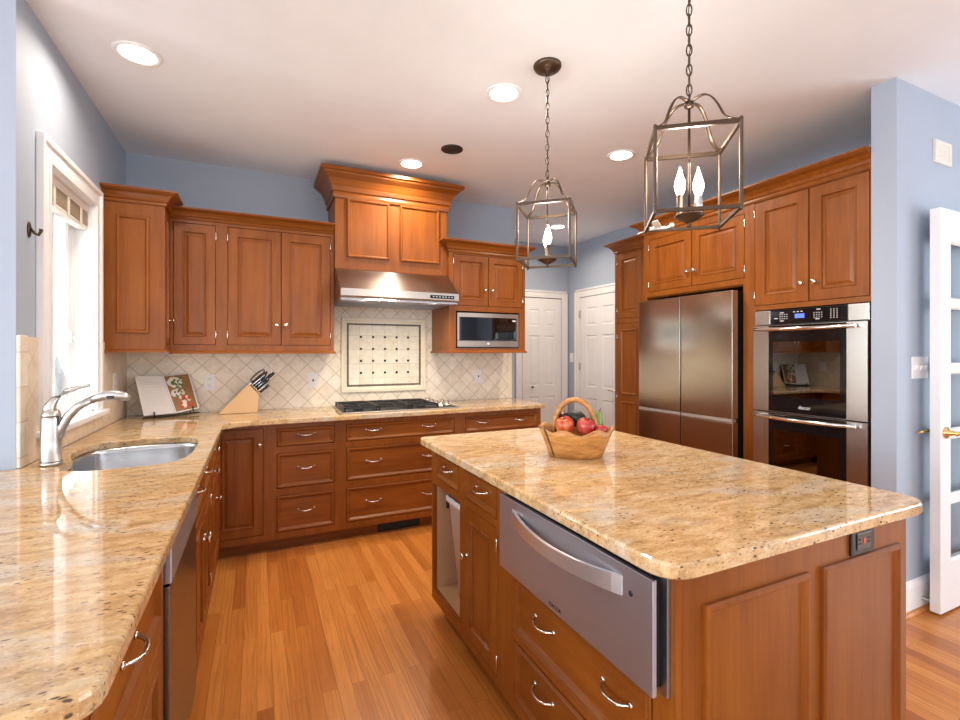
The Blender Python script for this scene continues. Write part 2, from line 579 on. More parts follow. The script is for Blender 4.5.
    def sweep(self, path, prof, closed=False):
        """moulding: prof (out, z) swept along an xy path, out = to the right of the walking direction"""
        P = [Vector((p[0], p[1])) for p in path]
        n = len(P)
        rings = []
        for i in range(n):
            d0 = (P[i] - P[i - 1]).normalized() if (i > 0 or closed) else None
            d1 = (P[(i + 1) % n] - P[i]).normalized() if (i < n - 1 or closed) else None
            if d0 is None: d0 = d1
            if d1 is None: d1 = d0
            n0, n1 = Vector((d0.y, -d0.x)), Vector((d1.y, -d1.x))
            m = (n0 + n1)
            m = m / max(1e-6, m.dot(n0)) if m.length > 1e-4 else n0
            rings.append(self.vs([(P[i].x + m.x * o, P[i].y + m.y * o, z) for o, z in prof]))
        k = len(prof)
        for i in (range(n) if closed else range(n - 1)):
            A, B = rings[i], rings[(i + 1) % n]
            for j in range(k): self.face([A[j], A[(j + 1) % k], B[(j + 1) % k], B[j]])
        if not closed:
            self.face(rings[0]); self.face(rings[-1][::-1])
        return self
    def quad_slab(self, corners, thick, nu=1):
        a, b, c, d = [Vector(p) for p in corners]
        nrm = (b - a).cross(d - a).normalized() * thick
        A = self.vs([a, b, c, d]); B = self.vs([p + nrm for p in (a, b, c, d)])
        for k in range(4): self.face([A[k], A[(k + 1) % 4], B[(k + 1) % 4], B[k]])
        self.face(A[::-1]); self.face(B)
        return self
    def mesh(self, name, off=Vector((0, 0, 0))):
        bm = self.bm
        bmesh.ops.recalc_face_normals(bm, faces=bm.faces)
        if off.length > 0: bmesh.ops.translate(bm, verts=bm.verts, vec=-off)
        me = bpy.data.meshes.new(name)
        bm.to_mesh(me)
        bm.free()
        for mname in self.mats: me.materials.append(MATS[mname])
        return me
    def build(self, name, mat=None, parent=None, **kw):
        if mat: self.mats = self.mats or [mat]
        off = world_of(parent) if parent is not None else Vector((0, 0, 0))
        o = bpy.data.objects.new(name, self.mesh(name, off))
        COL.objects.link(o)
        if parent is not None: o.parent = parent
        return setp(o, **kw)
    def solo(self, name, mat, loc, label, cat, group=None, kind=None):
        """a thing that is one mesh, origin at loc"""
        if mat: self.mats = self.mats or [mat]
        o = bpy.data.objects.new(name, self.mesh(name, Vector(loc)))
        o.location = loc
        COL.objects.link(o)
        return setp(o, label, cat, group, kind)

def structure(name, mb, mat, parent=None):
    return mb.build(name, mat, parent, kind='structure' if parent is None else None)

def put(mesh, name, parent, wloc, rz=0.0):
    o = bpy.data.objects.new(name, mesh)
    COL.objects.link(o)
    o.parent = parent
    o.location = Vector(wloc) - world_of(parent)
    o.rotation_euler = (0, 0, rz)
    return o

def text_part(txt, size, loc, rot, mat, name, parent, thick=0.0006):
    cu = bpy.data.curves.new(name, 'FONT')
    cu.body = txt
    cu.size = size
    cu.align_x = 'CENTER'
    cu.align_y = 'CENTER'
    cu.extrude = thick
    tmp = bpy.data.objects.new(name, cu)
    COL.objects.link(tmp)
    dg = bpy.context.evaluated_depsgraph_get()
    me = bpy.data.meshes.new_from_object(tmp.evaluated_get(dg))
    bpy.data.objects.remove(tmp)
    me.materials.clear()
    me.materials.append(MATS[mat])
    o = bpy.data.objects.new(name, me)
    COL.objects.link(o)
    o.parent = parent
    o.location = Vector(loc) - world_of(parent)
    o.rotation_euler = rot
    return o

BACK = lambda p: Face('back', p)
LEFT = lambda p: Face('left', p)
RIGHT = lambda p: Face('right', p)

# ------------------------------------------------------------------ the room
LX, BY, RX, FY, NY = -0.83, 4.05, 3.73, 5.2, 1.28
structure('floor', MB().box(-4.6, 5.3, -4.3, 5.4, -0.1, 0.0), 'oak_planks')
structure('ceiling', MB().box(-4.6, 5.3, -4.3, 5.4, H, H + 0.1), 'ceiling_paint')
WY0, WY1, WZ0, WZ1 = 2.66, 3.31, 1.02, 2.17      # kitchen window opening
structure('wall_left', MB().plate(LEFT(LX), 2.385, 5.3, 0, H, [(WY0, WY1, WZ0, WZ1)], -0.16, 0.0), 'blue_paint')
structure('wall_left_return', MB().box(-4.6, LX - 0.16, 2.385, 2.50, 0, H), 'blue_paint')
structure('wall_back', MB().box(LX, 2.275, BY, BY + 0.12, 0, H), 'blue_paint')
structure('wall_alcove_side', MB().box(2.155, 2.275, BY + 0.12, FY, 0, H), 'blue_paint')
structure('wall_far', MB().box(2.155, RX + 0.1, FY, FY + 0.1, 0, H), 'blue_paint')
structure('wall_right', MB().box(RX, RX + 0.1, NY, FY, 0, H), 'blue_paint')
structure('wall_right_partition', MB().box(2.936, RX, NY, NY + 0.11, 0, H).box(RX + 0.1, 5.3, NY, NY + 0.11, 0, H).box(RX, RX + 0.1, NY - 0.0001, NY, 0, H), 'blue_paint')
# unseen living area behind the camera, windows enlarged to let in more light
structure('wall_rear', MB().plate(BACK(-4.3), -4.6, 5.3, 0, H, [(wx - 0.75, wx + 0.75, 0.5, 2.4) for wx in (-2.6, -0.4, 1.8, 4.0)], -0.0, 0.1), 'blue_paint')
structure('wall_rear_left', MB().plate(LEFT(-4.6), -4.3, 2.5, 0, H, [(wy - 0.8, wy + 0.8, 0.5, 2.4) for wy in (-3.1, -1.0, 1.1)], -0.1, 0.0), 'blue_paint')
structure('wall_rear_right', MB().plate(RIGHT(5.3), -4.3, NY, 0, H, [(-2.4, 0.0, 0.3, 2.4)], -0.1, 0.0), 'blue_paint')
k = 2
def rear_window(fr, u0, u1, z0, z1, cols, rows):
    global k
    m = MB()
    m.plate(fr, u0 - 0.09, u1 + 0.09, z0 - 0.09, z1 + 0.09, [(u0, u1, z0, z1)], 0.0, 0.02)
    m.plate(fr, u0, u1, z0, z1, [(u0 + 0.04 + (u1 - u0 - 0.05) / cols * i, u0 + 0.01 + (u1 - u0 - 0.05) / cols * (i + 1), z0 + 0.04 + (z1 - z0 - 0.05) / rows * j, z0 + 0.01 + (z1 - z0 - 0.05) / rows * (j + 1)) for i in range(cols) for j in range(rows)], -0.05, -0.02)
    structure('window_%d' % k, m, 'white_trim')
    k += 1
fr = Face('back', -4.2)
fr_rear = lambda u, n, z: Vector((u, -4.2 + n, z))
for wx in (-2.6, -0.4, 1.8, 4.0): rear_window(fr_rear, wx - 0.75, wx + 0.75, 0.5, 2.4, 2, 2)
for wy in (-3.1, -1.0, 1.1): rear_window(LEFT(-4.6), wy - 0.8, wy + 0.8, 0.5, 2.4, 2, 2)
rear_window(RIGHT(5.3), -2.4, 0.0, 0.3, 2.4, 3, 3)

# baseboards
bp = [(0, 0.0), (0.014, 0.0), (0.014, 0.135), (0.008, 0.155), (0.003, 0.165), (0, 0.165)]
structure('baseboard_right', MB().sweep([(2.936, NY), (5.3, NY)], bp), 'white_trim')
structure('trim_1', MB().sweep([(2.936, NY - 0.0142), (5.3, NY - 0.0142)], [(0, 0.0), (0.018, 0.0), (0.017, 0.009), (0.011, 0.016), (0, 0.020)]), 'oak_planks')
structure('baseboard_alcove', MB().sweep([(2.275, FY), (2.90, FY)], bp), 'white_trim')

# ------------------------------------------------------------------ kitchen window
fw = LEFT(LX)
win = thing('window_1', None, None, (LX, 3.04, WZ0), kind='structure')
cas = MB()
for (u0, u1, z0, z1) in ((WY0 - 0.074, WY0, WZ0 - 0.02, WZ1 + 0.074), (WY1, WY1 + 0.074, WZ0 - 0.02, WZ1 + 0.074), (WY0, WY1, WZ1, WZ1 + 0.074)):
    cas.fbox(fw, u0, u1, 0.0, 0.018, z0, z1)
cas.fbox(fw, WY0 - 0.098, WY0 - 0.074, 0.0, 0.028, WZ0 - 0.02, WZ1 + 0.098, 0.004)
cas.fbox(fw, WY1 + 0.074, WY1 + 0.098, 0.0, 0.028, WZ0 - 0.02, WZ1 + 0.098, 0.004)
cas.fbox(fw, WY0 - 0.0749, WY1 + 0.0749, 0.0, 0.028, WZ1 + 0.074, WZ1 + 0.098, 0.004)
for (u0, u1, z0, z1) in ((WY0 - 0.016, WY0, WZ0, WZ1 + 0.016), (WY1, WY1 + 0.016, WZ0, WZ1 + 0.016), (WY0, WY1, WZ1, WZ1 + 0.016)):
    cas.fbox(fw, u0, u1, 0.018, 0.024, z0, z1)
cas.build('casing', 'white_trim', win)
jm = MB()
jm.fbox(fw, WY0, WY0 + 0.012, -0.16, 0.004, WZ0, WZ1).fbox(fw, WY1 - 0.012, WY1, -0.16, 0.004, WZ0, WZ1).fbox(fw, WY0, WY1, -0.16, 0.004, WZ1 - 0.012, WZ1).fbox(fw, WY0, WY1, -0.16, 0.004, WZ0, WZ0 + 0.012)
jm.fbox(fw, WY1 - 0.026, WY1 - 0.012, -0.13, -0.075, WZ0, WZ1).fbox(fw, WY0 + 0.012, WY0 + 0.026, -0.13, -0.075, WZ0, WZ1).fbox(fw, WY0, WY1, -0.13, -0.075, WZ0, WZ0 + 0.03)
jm.build('jamb', 'white_trim', win)
sa = MB()
for a, b in ((WY0 + 0.026, 2.980), (2.990, WY1 - 0.026)):
    sa.plate(fw, a, b, WZ0 + 0.03, WZ1 - 0.012, [(a + 0.05, b - 0.05, WZ0 + 0.09, WZ1 - 0.07)], -0.125, -0.085)
    sa.plate(fw, a + 0.05, b - 0.05, WZ0 + 0.09, WZ1 - 0.07, [(a + 0.058, b - 0.058, WZ0 + 0.098, WZ1 - 0.078)], -0.115, -0.092)
sash = sa.build('sash', 'white_trim', win)
MB().fbox(fw, WY0 + 0.04, WY1 - 0.04, -0.108, -0.104, WZ0 + 0.05, WZ1 - 0.03).build('glass', 'window_glass', win)
lt = MB()
lt.fbox(fw, 3.24, 3.265, -0.085, -0.07, 1.40, 1.46, 0.003)
lt.tube([fw(3.252, -0.07, 1.43), fw(3.252, -0.045, 1.40), fw(3.252, -0.05, 1.35)], [0.006, 0.006, 0.005], 8)
lt.build('latch', 'white_plastic', win)
st = MB()
st.fbox(fw, WY0 - 0.12, WY1 + 0.115, -0.07, 0.055, WZ0 - 0.028, WZ0 + 0.002, 0.008)
st.build('stool', 'white_trim', win)

bl = thing('window_blind', 'tan slatted blind drawn fully up at the top of the sink window', 'blind', (LX - 0.03, 3.04, 2.04))
MB().fbox(fw, WY0 + 0.015, WY1 - 0.015, -0.065, -0.012, 2.115, 2.156, 0.003).build('headrail', 'blind_light', bl)
sl = MB()
for i in range(9):
    sl.fbox(fw, WY0 + 0.02, WY1 - 0.02, -0.064, -0.014, 2.045 + i * 0.0075, 2.049 + i * 0.0075)
sl.build('slat_stack', 'blind_tan', bl)
MB().fbox(fw, WY0 + 0.02, WY1 - 0.02, -0.062, -0.016, 2.020, 2.042, 0.003).build('bottom_rail', 'blind_light', bl)
for u in (2.80, 2.985, 3.17):
    MB().fbox(fw, u - 0.012, u + 0.012, -0.013, -0.009, 2.018, 2.115).build('ladder_tape', 'blind_light', bl)

# ------------------------------------------------------------------ tile backsplash
ZC = 0.905
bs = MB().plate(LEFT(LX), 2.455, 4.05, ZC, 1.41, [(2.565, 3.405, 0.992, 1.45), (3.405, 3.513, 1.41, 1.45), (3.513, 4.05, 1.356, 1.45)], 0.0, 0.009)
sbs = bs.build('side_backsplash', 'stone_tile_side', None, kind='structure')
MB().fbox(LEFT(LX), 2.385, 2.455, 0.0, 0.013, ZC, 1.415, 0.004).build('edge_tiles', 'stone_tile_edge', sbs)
bb = MB().plate(BACK(BY), LX + 0.009, 2.24, ZC, 1.76, [(-0.9, 0.525, 1.347, 1.8), (1.425, 2.3, 1.36, 1.8)], 0.0, 0.009)
bbs = bb.build('back_backsplash', 'stone_tile_back', None, kind='structure')
MB().fbox(BACK(BY), 2.206, 2.243, 0.0, 0.0105, ZC, 1.359, 0.003).build('edge_tiles', 'cream_stone', bbs)

fp = thing('tile_panel', 'framed cream tile panel with dark mosaic border on the wall above the cooktop', 'tile panel', (0.995, BY - 0.009, 1.012))
ff = BACK(BY - 0.009)
MB().plate(ff, 0.627, 1.362, 1.012, 1.639, [(0.664, 1.325, 1.049, 1.602)], 0.0, 0.010).nested(ff, 0.627, 1.362, 1.012, 1.639, [(0.0, 0.010), (0.004, 0.018), (0.026, 0.018), (0.032, 0.010)], cap=False).build('frame', 'cream_stone', fp)
MB().fbox(ff, 0.664, 1.325, 0.0, 0.005, 1.049, 1.602).build('cream_field', 'cream_tile', fp)
MB().plate(ff, 0.676, 1.313, 1.061, 1.590, [(0.691, 1.298, 1.076, 1.575)], 0.004, 0.008).build('mosaic_border', 'dark_mosaic', fp)
for i in range(5):
    for j in range(4):
        u = 0.6885 + (1.3005 - 0.6885) * (i + 1) / 6
        z = 1.0735 + (1.5775 - 1.0735) * (j + 1) / 5
        MB().fbox(ff, u - 0.0085, u + 0.0085, 0.0045, 0.0085, z - 0.0085, z + 0.0085).build('accent_dot', 'dark_gap', fp)

# ------------------------------------------------------------------ cabinet kit
def pull_mesh():
    m = MB()
    pts, rad = [], []
    for i in range(17):
        t = i / 16 * 2 - 1
        out = 0.028 * (1 - abs(t) ** 3.2)
        pts.append((t * 0.052, out + 0.001, 0.007 * abs(t) ** 2 - 0.003))
        rad.append(0.0038 + 0.0022 * (1 - t * t) ** 2 + (0.0022 if abs(t) > 0.93 else 0))
    m.tube(pts, rad, 10)
    for s in (-1, 1):
        m.lathe((s * 0.052, 0.0, 0.004), [(0.0085, 0.0), (0.0085, 0.003), (0.006, 0.006), (0.0, 0.007)], axis=(0, 1, 0), seg=12)
    m.use('polished_nickel')
    return m.mesh('bow_pull')
def knob_mesh():
    m = MB()
    m.lathe((0, 0, 0), [(0.009, 0.0), (0.009, 0.002), (0.005, 0.005), (0.0048, 0.013), (0.010, 0.018), (0.0145, 0.022), (0.0145, 0.026), (0.010, 0.030), (0.0, 0.0315)], axis=(0, 1, 0), seg=18)
    m.use('polished_nickel')
    return m.mesh('round_knob')
def hinge_mesh():
    m = MB()
    m.lathe((0, 0.002, -0.024), [(0.0, -0.004), (0.003, -0.002), (0.0042, 0.0), (0.0042, 0.048), (0.003, 0.050), (0.0, 0.052)], axis=(0, 0, 1), seg=10)
    m.use('polished_nickel')
    return m.mesh('barrel_hinge')
PULL, KNOB, HINGE = pull_mesh(), knob_mesh(), hinge_mesh()

def door_prof(r):
    return [(0, -0.019), (0, -0.0005), (0.0012, 0.001), (r - 0.007, 0.001), (r - 0.004, 0.0045), (r - 0.001, 0.0045), (r + 0.004, -0.008), (r + 0.010, -0.009), (r + 0.028, -0.003)]
DRAWER = [(0, -0.019), (0, 0.001), (0.003, 0.004), (0.010, 0.004), (0.013, 0.002), (0.024, -0.008), (0.027, -0.008)]
PANEL = [(0, -0.002), (0, 0.009), (0.005, 0.015), (0.012, 0.015), (0.016, 0.011), (0.022, 0.003), (0.026, 0.003)]
GAP = 0.0035

def front(root, fr, kind, u0, u1, z0, z1, hw=(), hinges=(), rail=0.055, prof=None):
    g = GAP
    if kind == 'door':
        d = MB().nested(fr, u0 + g, u1 - g, z0 + g, z1 - g, prof or door_prof(rail)).build('door', 'cherry_upright', root)
    else:
        d = MB().nested(fr, u0 + g, u1 - g, z0 + g, z1 - g, prof or DRAWER).build('drawer', fr.across, root)
    base = 0.001 if kind == 'door' else -0.008
    for typ, u, z in hw:
        put(PULL if typ == 'pull' else KNOB, 'pull' if typ == 'pull' else 'knob', d, fr(u, base, z), fr.rot)
    for u, z in hinges:
        put(HINGE, 'hinge', d, fr(u, 0.001, z), fr.rot)
    return d

def frame(root, fr, u0, u1, z0, z1, holes):
    return MB().plate(fr, u0, u1, z0, z1, holes, -0.02, 0.0).build('face_frame', 'cherry_upright', root)

def crown(root, path, z0, z1, out, name='crown_molding'):
    h = z1 - z0
    prof = [(0, z0), (0.008, z0), (0.012, z0 + 0.10 * h), (0.010, z0 + 0.22 * h), (0.018, z0 + 0.28 * h), (0.024, z0 + 0.45 * h), (out * 0.55, z0 + 0.68 * h), (out * 0.86, z0 + 0.80 * h), (out * 0.9, z0 + 0.86 * h), (out, z0 + 0.88 * h), (out, z1), (0, z1)]
    return MB().sweep(path, prof).build(name, 'cherry_across', root)

def light_rail(root, path, z, name='light_rail'):
    prof = [(0, z), (0.014, z), (0.014, z + 0.008), (0.006, z + 0.018), (0, z + 0.022)]
    return MB().sweep(path, prof).build(name, 'cherry_across', root)

# ---- wall cabinets on the back wall
FU = BACK(3.70)
ca = thing('wall_cabinet', 'tall end wall cabinet on the window wall with one framed side panel', 'cabinet', (-0.68, 3.8, 1.356))
MB().box(LX, -0.5395, 3.534, BY - 0.001, 1.357, 2.29).build('carcass', 'cherry_upright', ca)
fe = BACK(3.513)
MB().fbox(fe, LX, -0.5395, -0.02, 0.0, 1.356, 2.285).nested(fe, -0.765, -0.600, 1.465, 2.180, PANEL).build('end_panel', 'cherry_upright', ca)
fd = LEFT(-0.519)
frame(ca, fd, 3.513, 3.70, 1.356, 2.285, [(3.545, 3.68, 1.40, 2.215)])
front(ca, fd, 'door', 3.545, 3.68, 1.40, 2.215, [('knob', 3.66, 1.555)], rail=0.04)
crown(ca, [(LX, 3.513), (-0.519, 3.513), (-0.519, 3.70)], 2.255, 2.337, 0.075)
light_rail(ca, [(LX, 3.513), (-0.519, 3.513), (-0.519, 3.70)], 1.347)

cb = thing('wall_cabinet', 'narrow dark single-door wall cabinet in the corner left of the double-door one', 'cabinet', (-0.367, 3.9, 1.345))
MB().box(-0.518, -0.216, 3.721, BY - 0.001, 1.347, 2.29).build('carcass', 'cherry_upright', cb)
frame(cb, FU, -0.518, -0.2155, 1.345, 2.285, [(-0.502, -0.254, 1.397, 2.213)])
front(cb, FU, 'door', -0.502, -0.254, 1.397, 2.213, [], [(-0.254, 1.47), (-0.254, 2.14)], rail=0.058)
crown(cb, [(-0.518, 3.70), (-0.2155, 3.70)], 2.235, 2.302, 0.072)
light_rail(cb, [(-0.518, 3.70), (-0.2155, 3.70)], 1.338)

cc = thing('wall_cabinet', 'double-door wall cabinet above the knife block, left of the range hood', 'cabinet', (0.155, 3.9, 1.345))
MB().box(-0.215, 0.524, 3.721, BY - 0.001, 1.347, 2.29).build('carcass', 'cherry_upright', cc)
frame(cc, FU, -0.215, 0.525, 1.345, 2.285, [(-0.184, 0.499, 1.397, 2.213)])
front(cc, FU, 'door', -0.184, 0.1585, 1.397, 2.213, [('knob', 0.128, 1.543)], [(-0.184, 1.47), (-0.184, 2.14)], rail=0.062)
front(cc, FU, 'door', 0.1575, 0.499, 1.397, 2.213, [('knob', 0.188, 1.543)], [(0.499, 1.47), (0.499, 2.14)], rail=0.062)
crown(cc, [(-0.215, 3.70), (0.525, 3.70)], 2.235, 2.302, 0.072)
light_rail(cc, [(-0.215, 3.70), (0.525, 3.70), (0.525, 4.04)], 1.338)

FH = BACK(3.66)
ch = thing('hood_cabinet', 'tall two-panel cabinet with deep crown reaching the ceiling above the range hood', 'cabinet', (0.973, 3.85, 1.98))
MB().box(0.527, 1.419, 3.661, BY - 0.001, 1.975, 2.66).build('carcass', 'cherry_upright', ch)
for a, b in ((0.613, 0.936), (1.020, 1.350)):
    MB().nested(FH, a, b, 2.066, 2.506, PANEL).build('panel', 'cherry_upright', ch)
hp = [(0, 2.505), (0.012, 2.505), (0.016, 2.525), (0.012, 2.545), (0.024, 2.555), (0.028, 2.585), (0.055, 2.635), (0.092, 2.662), (0.096, 2.672), (0.112, 2.678), (0.112, 2.702), (0, 2.702)]
MB().sweep([(0.527, BY - 0.001), (0.527, 3.66), (1.419, 3.66), (1.419, BY - 0.001)], hp).build('crown_molding', 'cherry_across', ch)

# ---- range hood
hd = thing('range_hood', 'stainless steel wedge range hood under the tall panelled cabinet', 'range hood', (0.99, 3.75, 1.735))
poly = [(3.407, 1.748), (3.405, 1.799), (3.655, 1.972), (4.039, 1.972), (4.039, 1.732), (3.43, 1.732)]
MB().prism(poly, lambda a, b, d: (d, a, b), 0.5285, 1.4195).build('canopy', 'brushed_steel_across', hd)
fhd = BACK(3.4055)
MB().fbox(fhd, 1.185, 1.380, 0, 0.003, 1.757, 1.782, 0.001).build('control_strip', 'black_gloss', hd)
bt = MB()
for i in range(7):
    bt.fbox(fhd, 1.205 + i * 0.025, 1.217 + i * 0.025, 0.003, 0.0045, 1.766, 1.773)
bt.build('buttons', 'satin_nickel', hd)
bf = MB()
for i in range(3):
    bf.box(0.54 + i * 0.295, 0.82 + i * 0.295, 3.50, 3.98, 1.725, 1.733)
    for j in range(12):
        bf.box(0.55 + i * 0.295 + j * 0.022, 0.562 + i * 0.295 + j * 0.022, 3.51, 3.97, 1.719, 1.726)
bf.build('baffle_filters', 'brushed_steel_lengthwise', hd)
MB().box(0.532, 1.416, 3.42, 3.435, 1.719, 1.734, 0.002).build('front_lip', 'chrome', hd)

for hx in (0.70, 1.25):
    MB().lathe((hx, 3.47, 1.732), [(0.030, 0.0), (0.030, -0.006), (0.026, -0.007), (0.0, -0.007)], seg=20).build('hood_lamp', 'lamp_glow', hd)
    area('hood_lamp_light', (hx, 3.47, 1.722), (0, 0, 0), 0.05, 0.05, 3.0, (1.0, 0.86, 0.66), math.radians(150), 'DISK')

# ---- microwave cabinet
FM = BACK(3.62)
cm = thing('microwave_cabinet', 'double-door wall cabinet with an open microwave niche, right of the range hood', 'cabinet', (1.78, 3.83, 1.35))
m = MB()
m.box(1.421, 2.14, 3.641, BY - 0.001, 1.715, 2.17).box(1.421, 1.455, 3.641, BY - 0.001, 1.352, 1.715).box(2.106, 2.14, 3.641, BY - 0.001, 1.352, 1.715).box(1.455, 2.106, 3.641, BY - 0.001, 1.352, 1.380).box(1.455, 2.106, 4.02, BY - 0.001, 1.380, 1.715)
m.build('carcass', 'cherry_upright', cm)
frame(cm, FM, 1.421, 2.14, 1.35, 2.18, [(1.459, 2.116, 1.735, 2.160), (1.483, 2.081, 1.381, 1.690)])
front(cm, FM, 'door', 1.459, 1.781, 1.735, 2.160, [('knob', 1.745, 1.87)], [(1.459, 1.80), (1.459, 2.10)], rail=0.055)
front(cm, FM, 'door', 1.780, 2.116, 1.735, 2.160, [('knob', 1.815, 1.87)], [(2.116, 1.80), (2.116, 2.10)], rail=0.055)
crown(cm, [(1.421, 3.659), (1.421, 3.62), (2.14, 3.62), (2.14, BY - 0.001)], 2.17, 2.266, 0.075)
light_rail(cm, [(1.421, BY - 0.01), (1.421, 3.62), (2.14, 3.62), (2.14, BY - 0.001)], 1.342)

mw = thing('microwave', 'stainless built-in microwave with dark glass door in the wall cabinet niche', 'microwave', (1.783, 3.8, 1.382))
MB().box(1.50, 2.068, 3.632, 4.01, 1.382, 1.68).build('body', 'black_satin', mw)
fmw = BACK(3.632)
dr = MB().plate(fmw, 1.494, 2.073, 1.394, 1.676, [(1.512, 2.055, 1.447, 1.642)], 0.0, 0.014).build('door', 'brushed_steel_across', mw)
MB().fbox(fmw, 1.512, 2.055, 0.002, 0.010, 1.447, 1.642).build('window', 'microwave_glass', dr)
MB().fbox(fmw, 1.494, 2.073, 0.014, 0.017, 1.4445, 1.448).build('seam', 'black_satin', dr)
MB().lathe((1.783, 3.632 - 0.014, 1.420), [(0.014, 0), (0.014, 0.002), (0.0115, 0.0028), (0.0, 0.0028)], axis=(0, -1, 0), seg=24).build('round_badge', 'chrome', dr)
MB().fbox(fmw, 2.015, 2.045, 0.0105, 0.0115, 1.612, 1.625).build('clock_display', 'printed_white', mw)

# ---- base cabinets on the back wall
FB = BACK(3.475)
ZB, ZT = 0.085, 0.87
def base_unit(label, u0, u1, fronts, name='base_cabinet', fr=FB, depth=0.575, holes=None, ctop=ZT):
    c = fr((u0 + u1) / 2, -depth / 2, 0)
    r = thing(name, label, 'cabinet', c)
    cm_ = MB().fbox(fr, u0, u1, -depth, -0.021, ZB + 0.005, ctop)
    if ctop < ZT:
        cm_.fbox(fr, u0, u1, -0.035, -0.021, ctop, ZT - 0.002)
    cm_.build('carcass', 'cherry_upright', r)
    MB().fbox(fr, u0, u1, -depth, -0.07, 0.0, ZB + 0.005).build('toe_kick', 'cherry_across', r)
    frame(r, fr, u0, u1, ZB, ZT, holes or [f[1:5] for f in fronts])
    for f in fronts:
        front(r, fr, *f[:5], hw=f[5], hinges=f[6] if len(f) > 6 else (), rail=f[7] if len(f) > 7 else 0.055)
    return r
base_unit('base cabinet with one tall door and a knob in the inner corner of the worktop', -0.275, 0.066,
    [('door', -0.262, 0.040, 0.130, 0.843, [('knob', 0.016, 0.735)], [], 0.058)])
zs = ((0.710, 0.833), (0.428, 0.663), (0.132, 0.377))
base_unit('three-drawer base cabinet with single pulls below the knife block', 0.066, 0.537,
    [('drawer', 0.120, 0.496, a, b, [('pull', 0.308, (a + b) / 2 + 0.01)]) for a, b in zs])
base_unit('wide three-drawer base cabinet with paired pulls below the cooktop', 0.537, 1.456,
    [('drawer', 0.578, 1.411, a, b, [('pull', 0.775, (a + b) / 2 + 0.01), ('pull', 1.205, (a + b) / 2 + 0.01)]) for a, b in zs])
br_ = base_unit('end base cabinet with one wide drawer over doors near the pantry alcove', 1.456, 2.21,
    [('drawer', 1.501, 2.178, 0.710, 0.833, [('pull', 1.665, 0.782), ('pull', 2.02, 0.782)]),
     ('door', 1.501, 1.8395, 0.132, 0.663, [('knob', 1.81, 0.60)], [], 0.055), ('door', 1.8395, 2.178, 0.132, 0.663, [('knob', 1.87, 0.60)], [], 0.055)])

rg = thing('floor_register', 'black slotted air register in the toe kick under the cooktop drawers', 'air vent', (0.98, 3.54, 0.0))
ft = BACK(3.545)
MB().plate(ft, 0.815, 1.145, 0.004, 0.083, [(0.832, 1.128, 0.016, 0.071)], 0.0, 0.006).build('frame', 'black_satin', rg)
m = MB().fbox(ft, 0.832, 1.128, -0.0002, 0.001, 0.016, 0.071)
for i in range(5): m.fbox(ft, 0.832, 1.128, 0.001, 0.004, 0.020 + i * 0.0105, 0.0235 + i * 0.0105)
m.build('grille', 'black_iron', rg)

# ---- base cabinets of the sink run
FL = LEFT(-0.215)
dp = 0.60
base_unit('base cabinet with drawer and door at the near end of the sink run', 0.80, 1.43,
    [('drawer', 0.835, 1.395, 0.690, 0.833, [('pull', 1.11, 0.775)]), ('door', 0.835, 1.395, 0.13, 0.650, [('knob', 0.88, 0.58)], [], 0.058)], fr=FL, depth=dp)
dw = thing('dishwasher', 'dark stainless dishwasher between the near drawer cabinet and the sink cabinet', 'dishwasher', (-0.5, 1.74, 0.0))
MB().fbox(FL, 1.435, 2.035, -dp, -0.03, 0.10, 0.865).build('tub_body', 'black_satin', dw)
MB().fbox(FL, 1.435, 2.035, -dp, -0.07, 0.0, 0.10).build('kick_plate', 'black_satin', dw)
MB().fbox(FL, 1.447, 2.028, -0.029, 0.012, 0.115, 0.745, 0.003).build('door', 'dark_washer_steel', dw)
MB().fbox(FL, 1.447, 2.028, -0.029, 0.016, 0.752, 0.855, 0.003).build('control_panel', 'brushed_steel_lengthwise', dw)
base_unit('sink base cabinet with two false drawer fronts over two doors', 2.04, 2.80,
    [('drawer', 2.075, 2.413, 0.710, 0.833, [('pull', 2.245, 0.785)]), ('drawer', 2.427, 2.765, 0.710, 0.833, [('pull', 2.595, 0.785)]),
     ('door', 2.075, 2.4195, 0.13, 0.670, [('knob', 2.39, 0.53)], [(2.075, 0.2), (2.075, 0.6)], 0.055), ('door', 2.4205, 2.765, 0.13, 0.670, [('knob', 2.45, 0.53)], [(2.765, 0.2), (2.765, 0.6)], 0.055)], fr=FL, depth=dp, ctop=0.655)
base_unit('narrow corner base cabinet with two small drawers over a door, beyond the sink', 2.80, 3.472,
    [('drawer', 2.85, 3.40, 0.735, 0.838, [('knob', 3.12, 0.79)]), ('drawer', 2.85, 3.40, 0.610, 0.712, [('knob', 3.12, 0.665)]), ('door', 2.85, 3.40, 0.13, 0.585, [('knob', 3.12, 0.51)], [], 0.06)], fr=FL, depth=dp, ctop=0.655)
# panel behind the bar end of the worktop
MB().box(-0.86, -0.822, 0.80, 2.38, 0.0, 0.868).solo('bar_back_panel', 'cherry_upright', (-0.84, 1.6, 0), 'plain cherry panel closing the back of the bar cabinets beside the near worktop', 'panel')

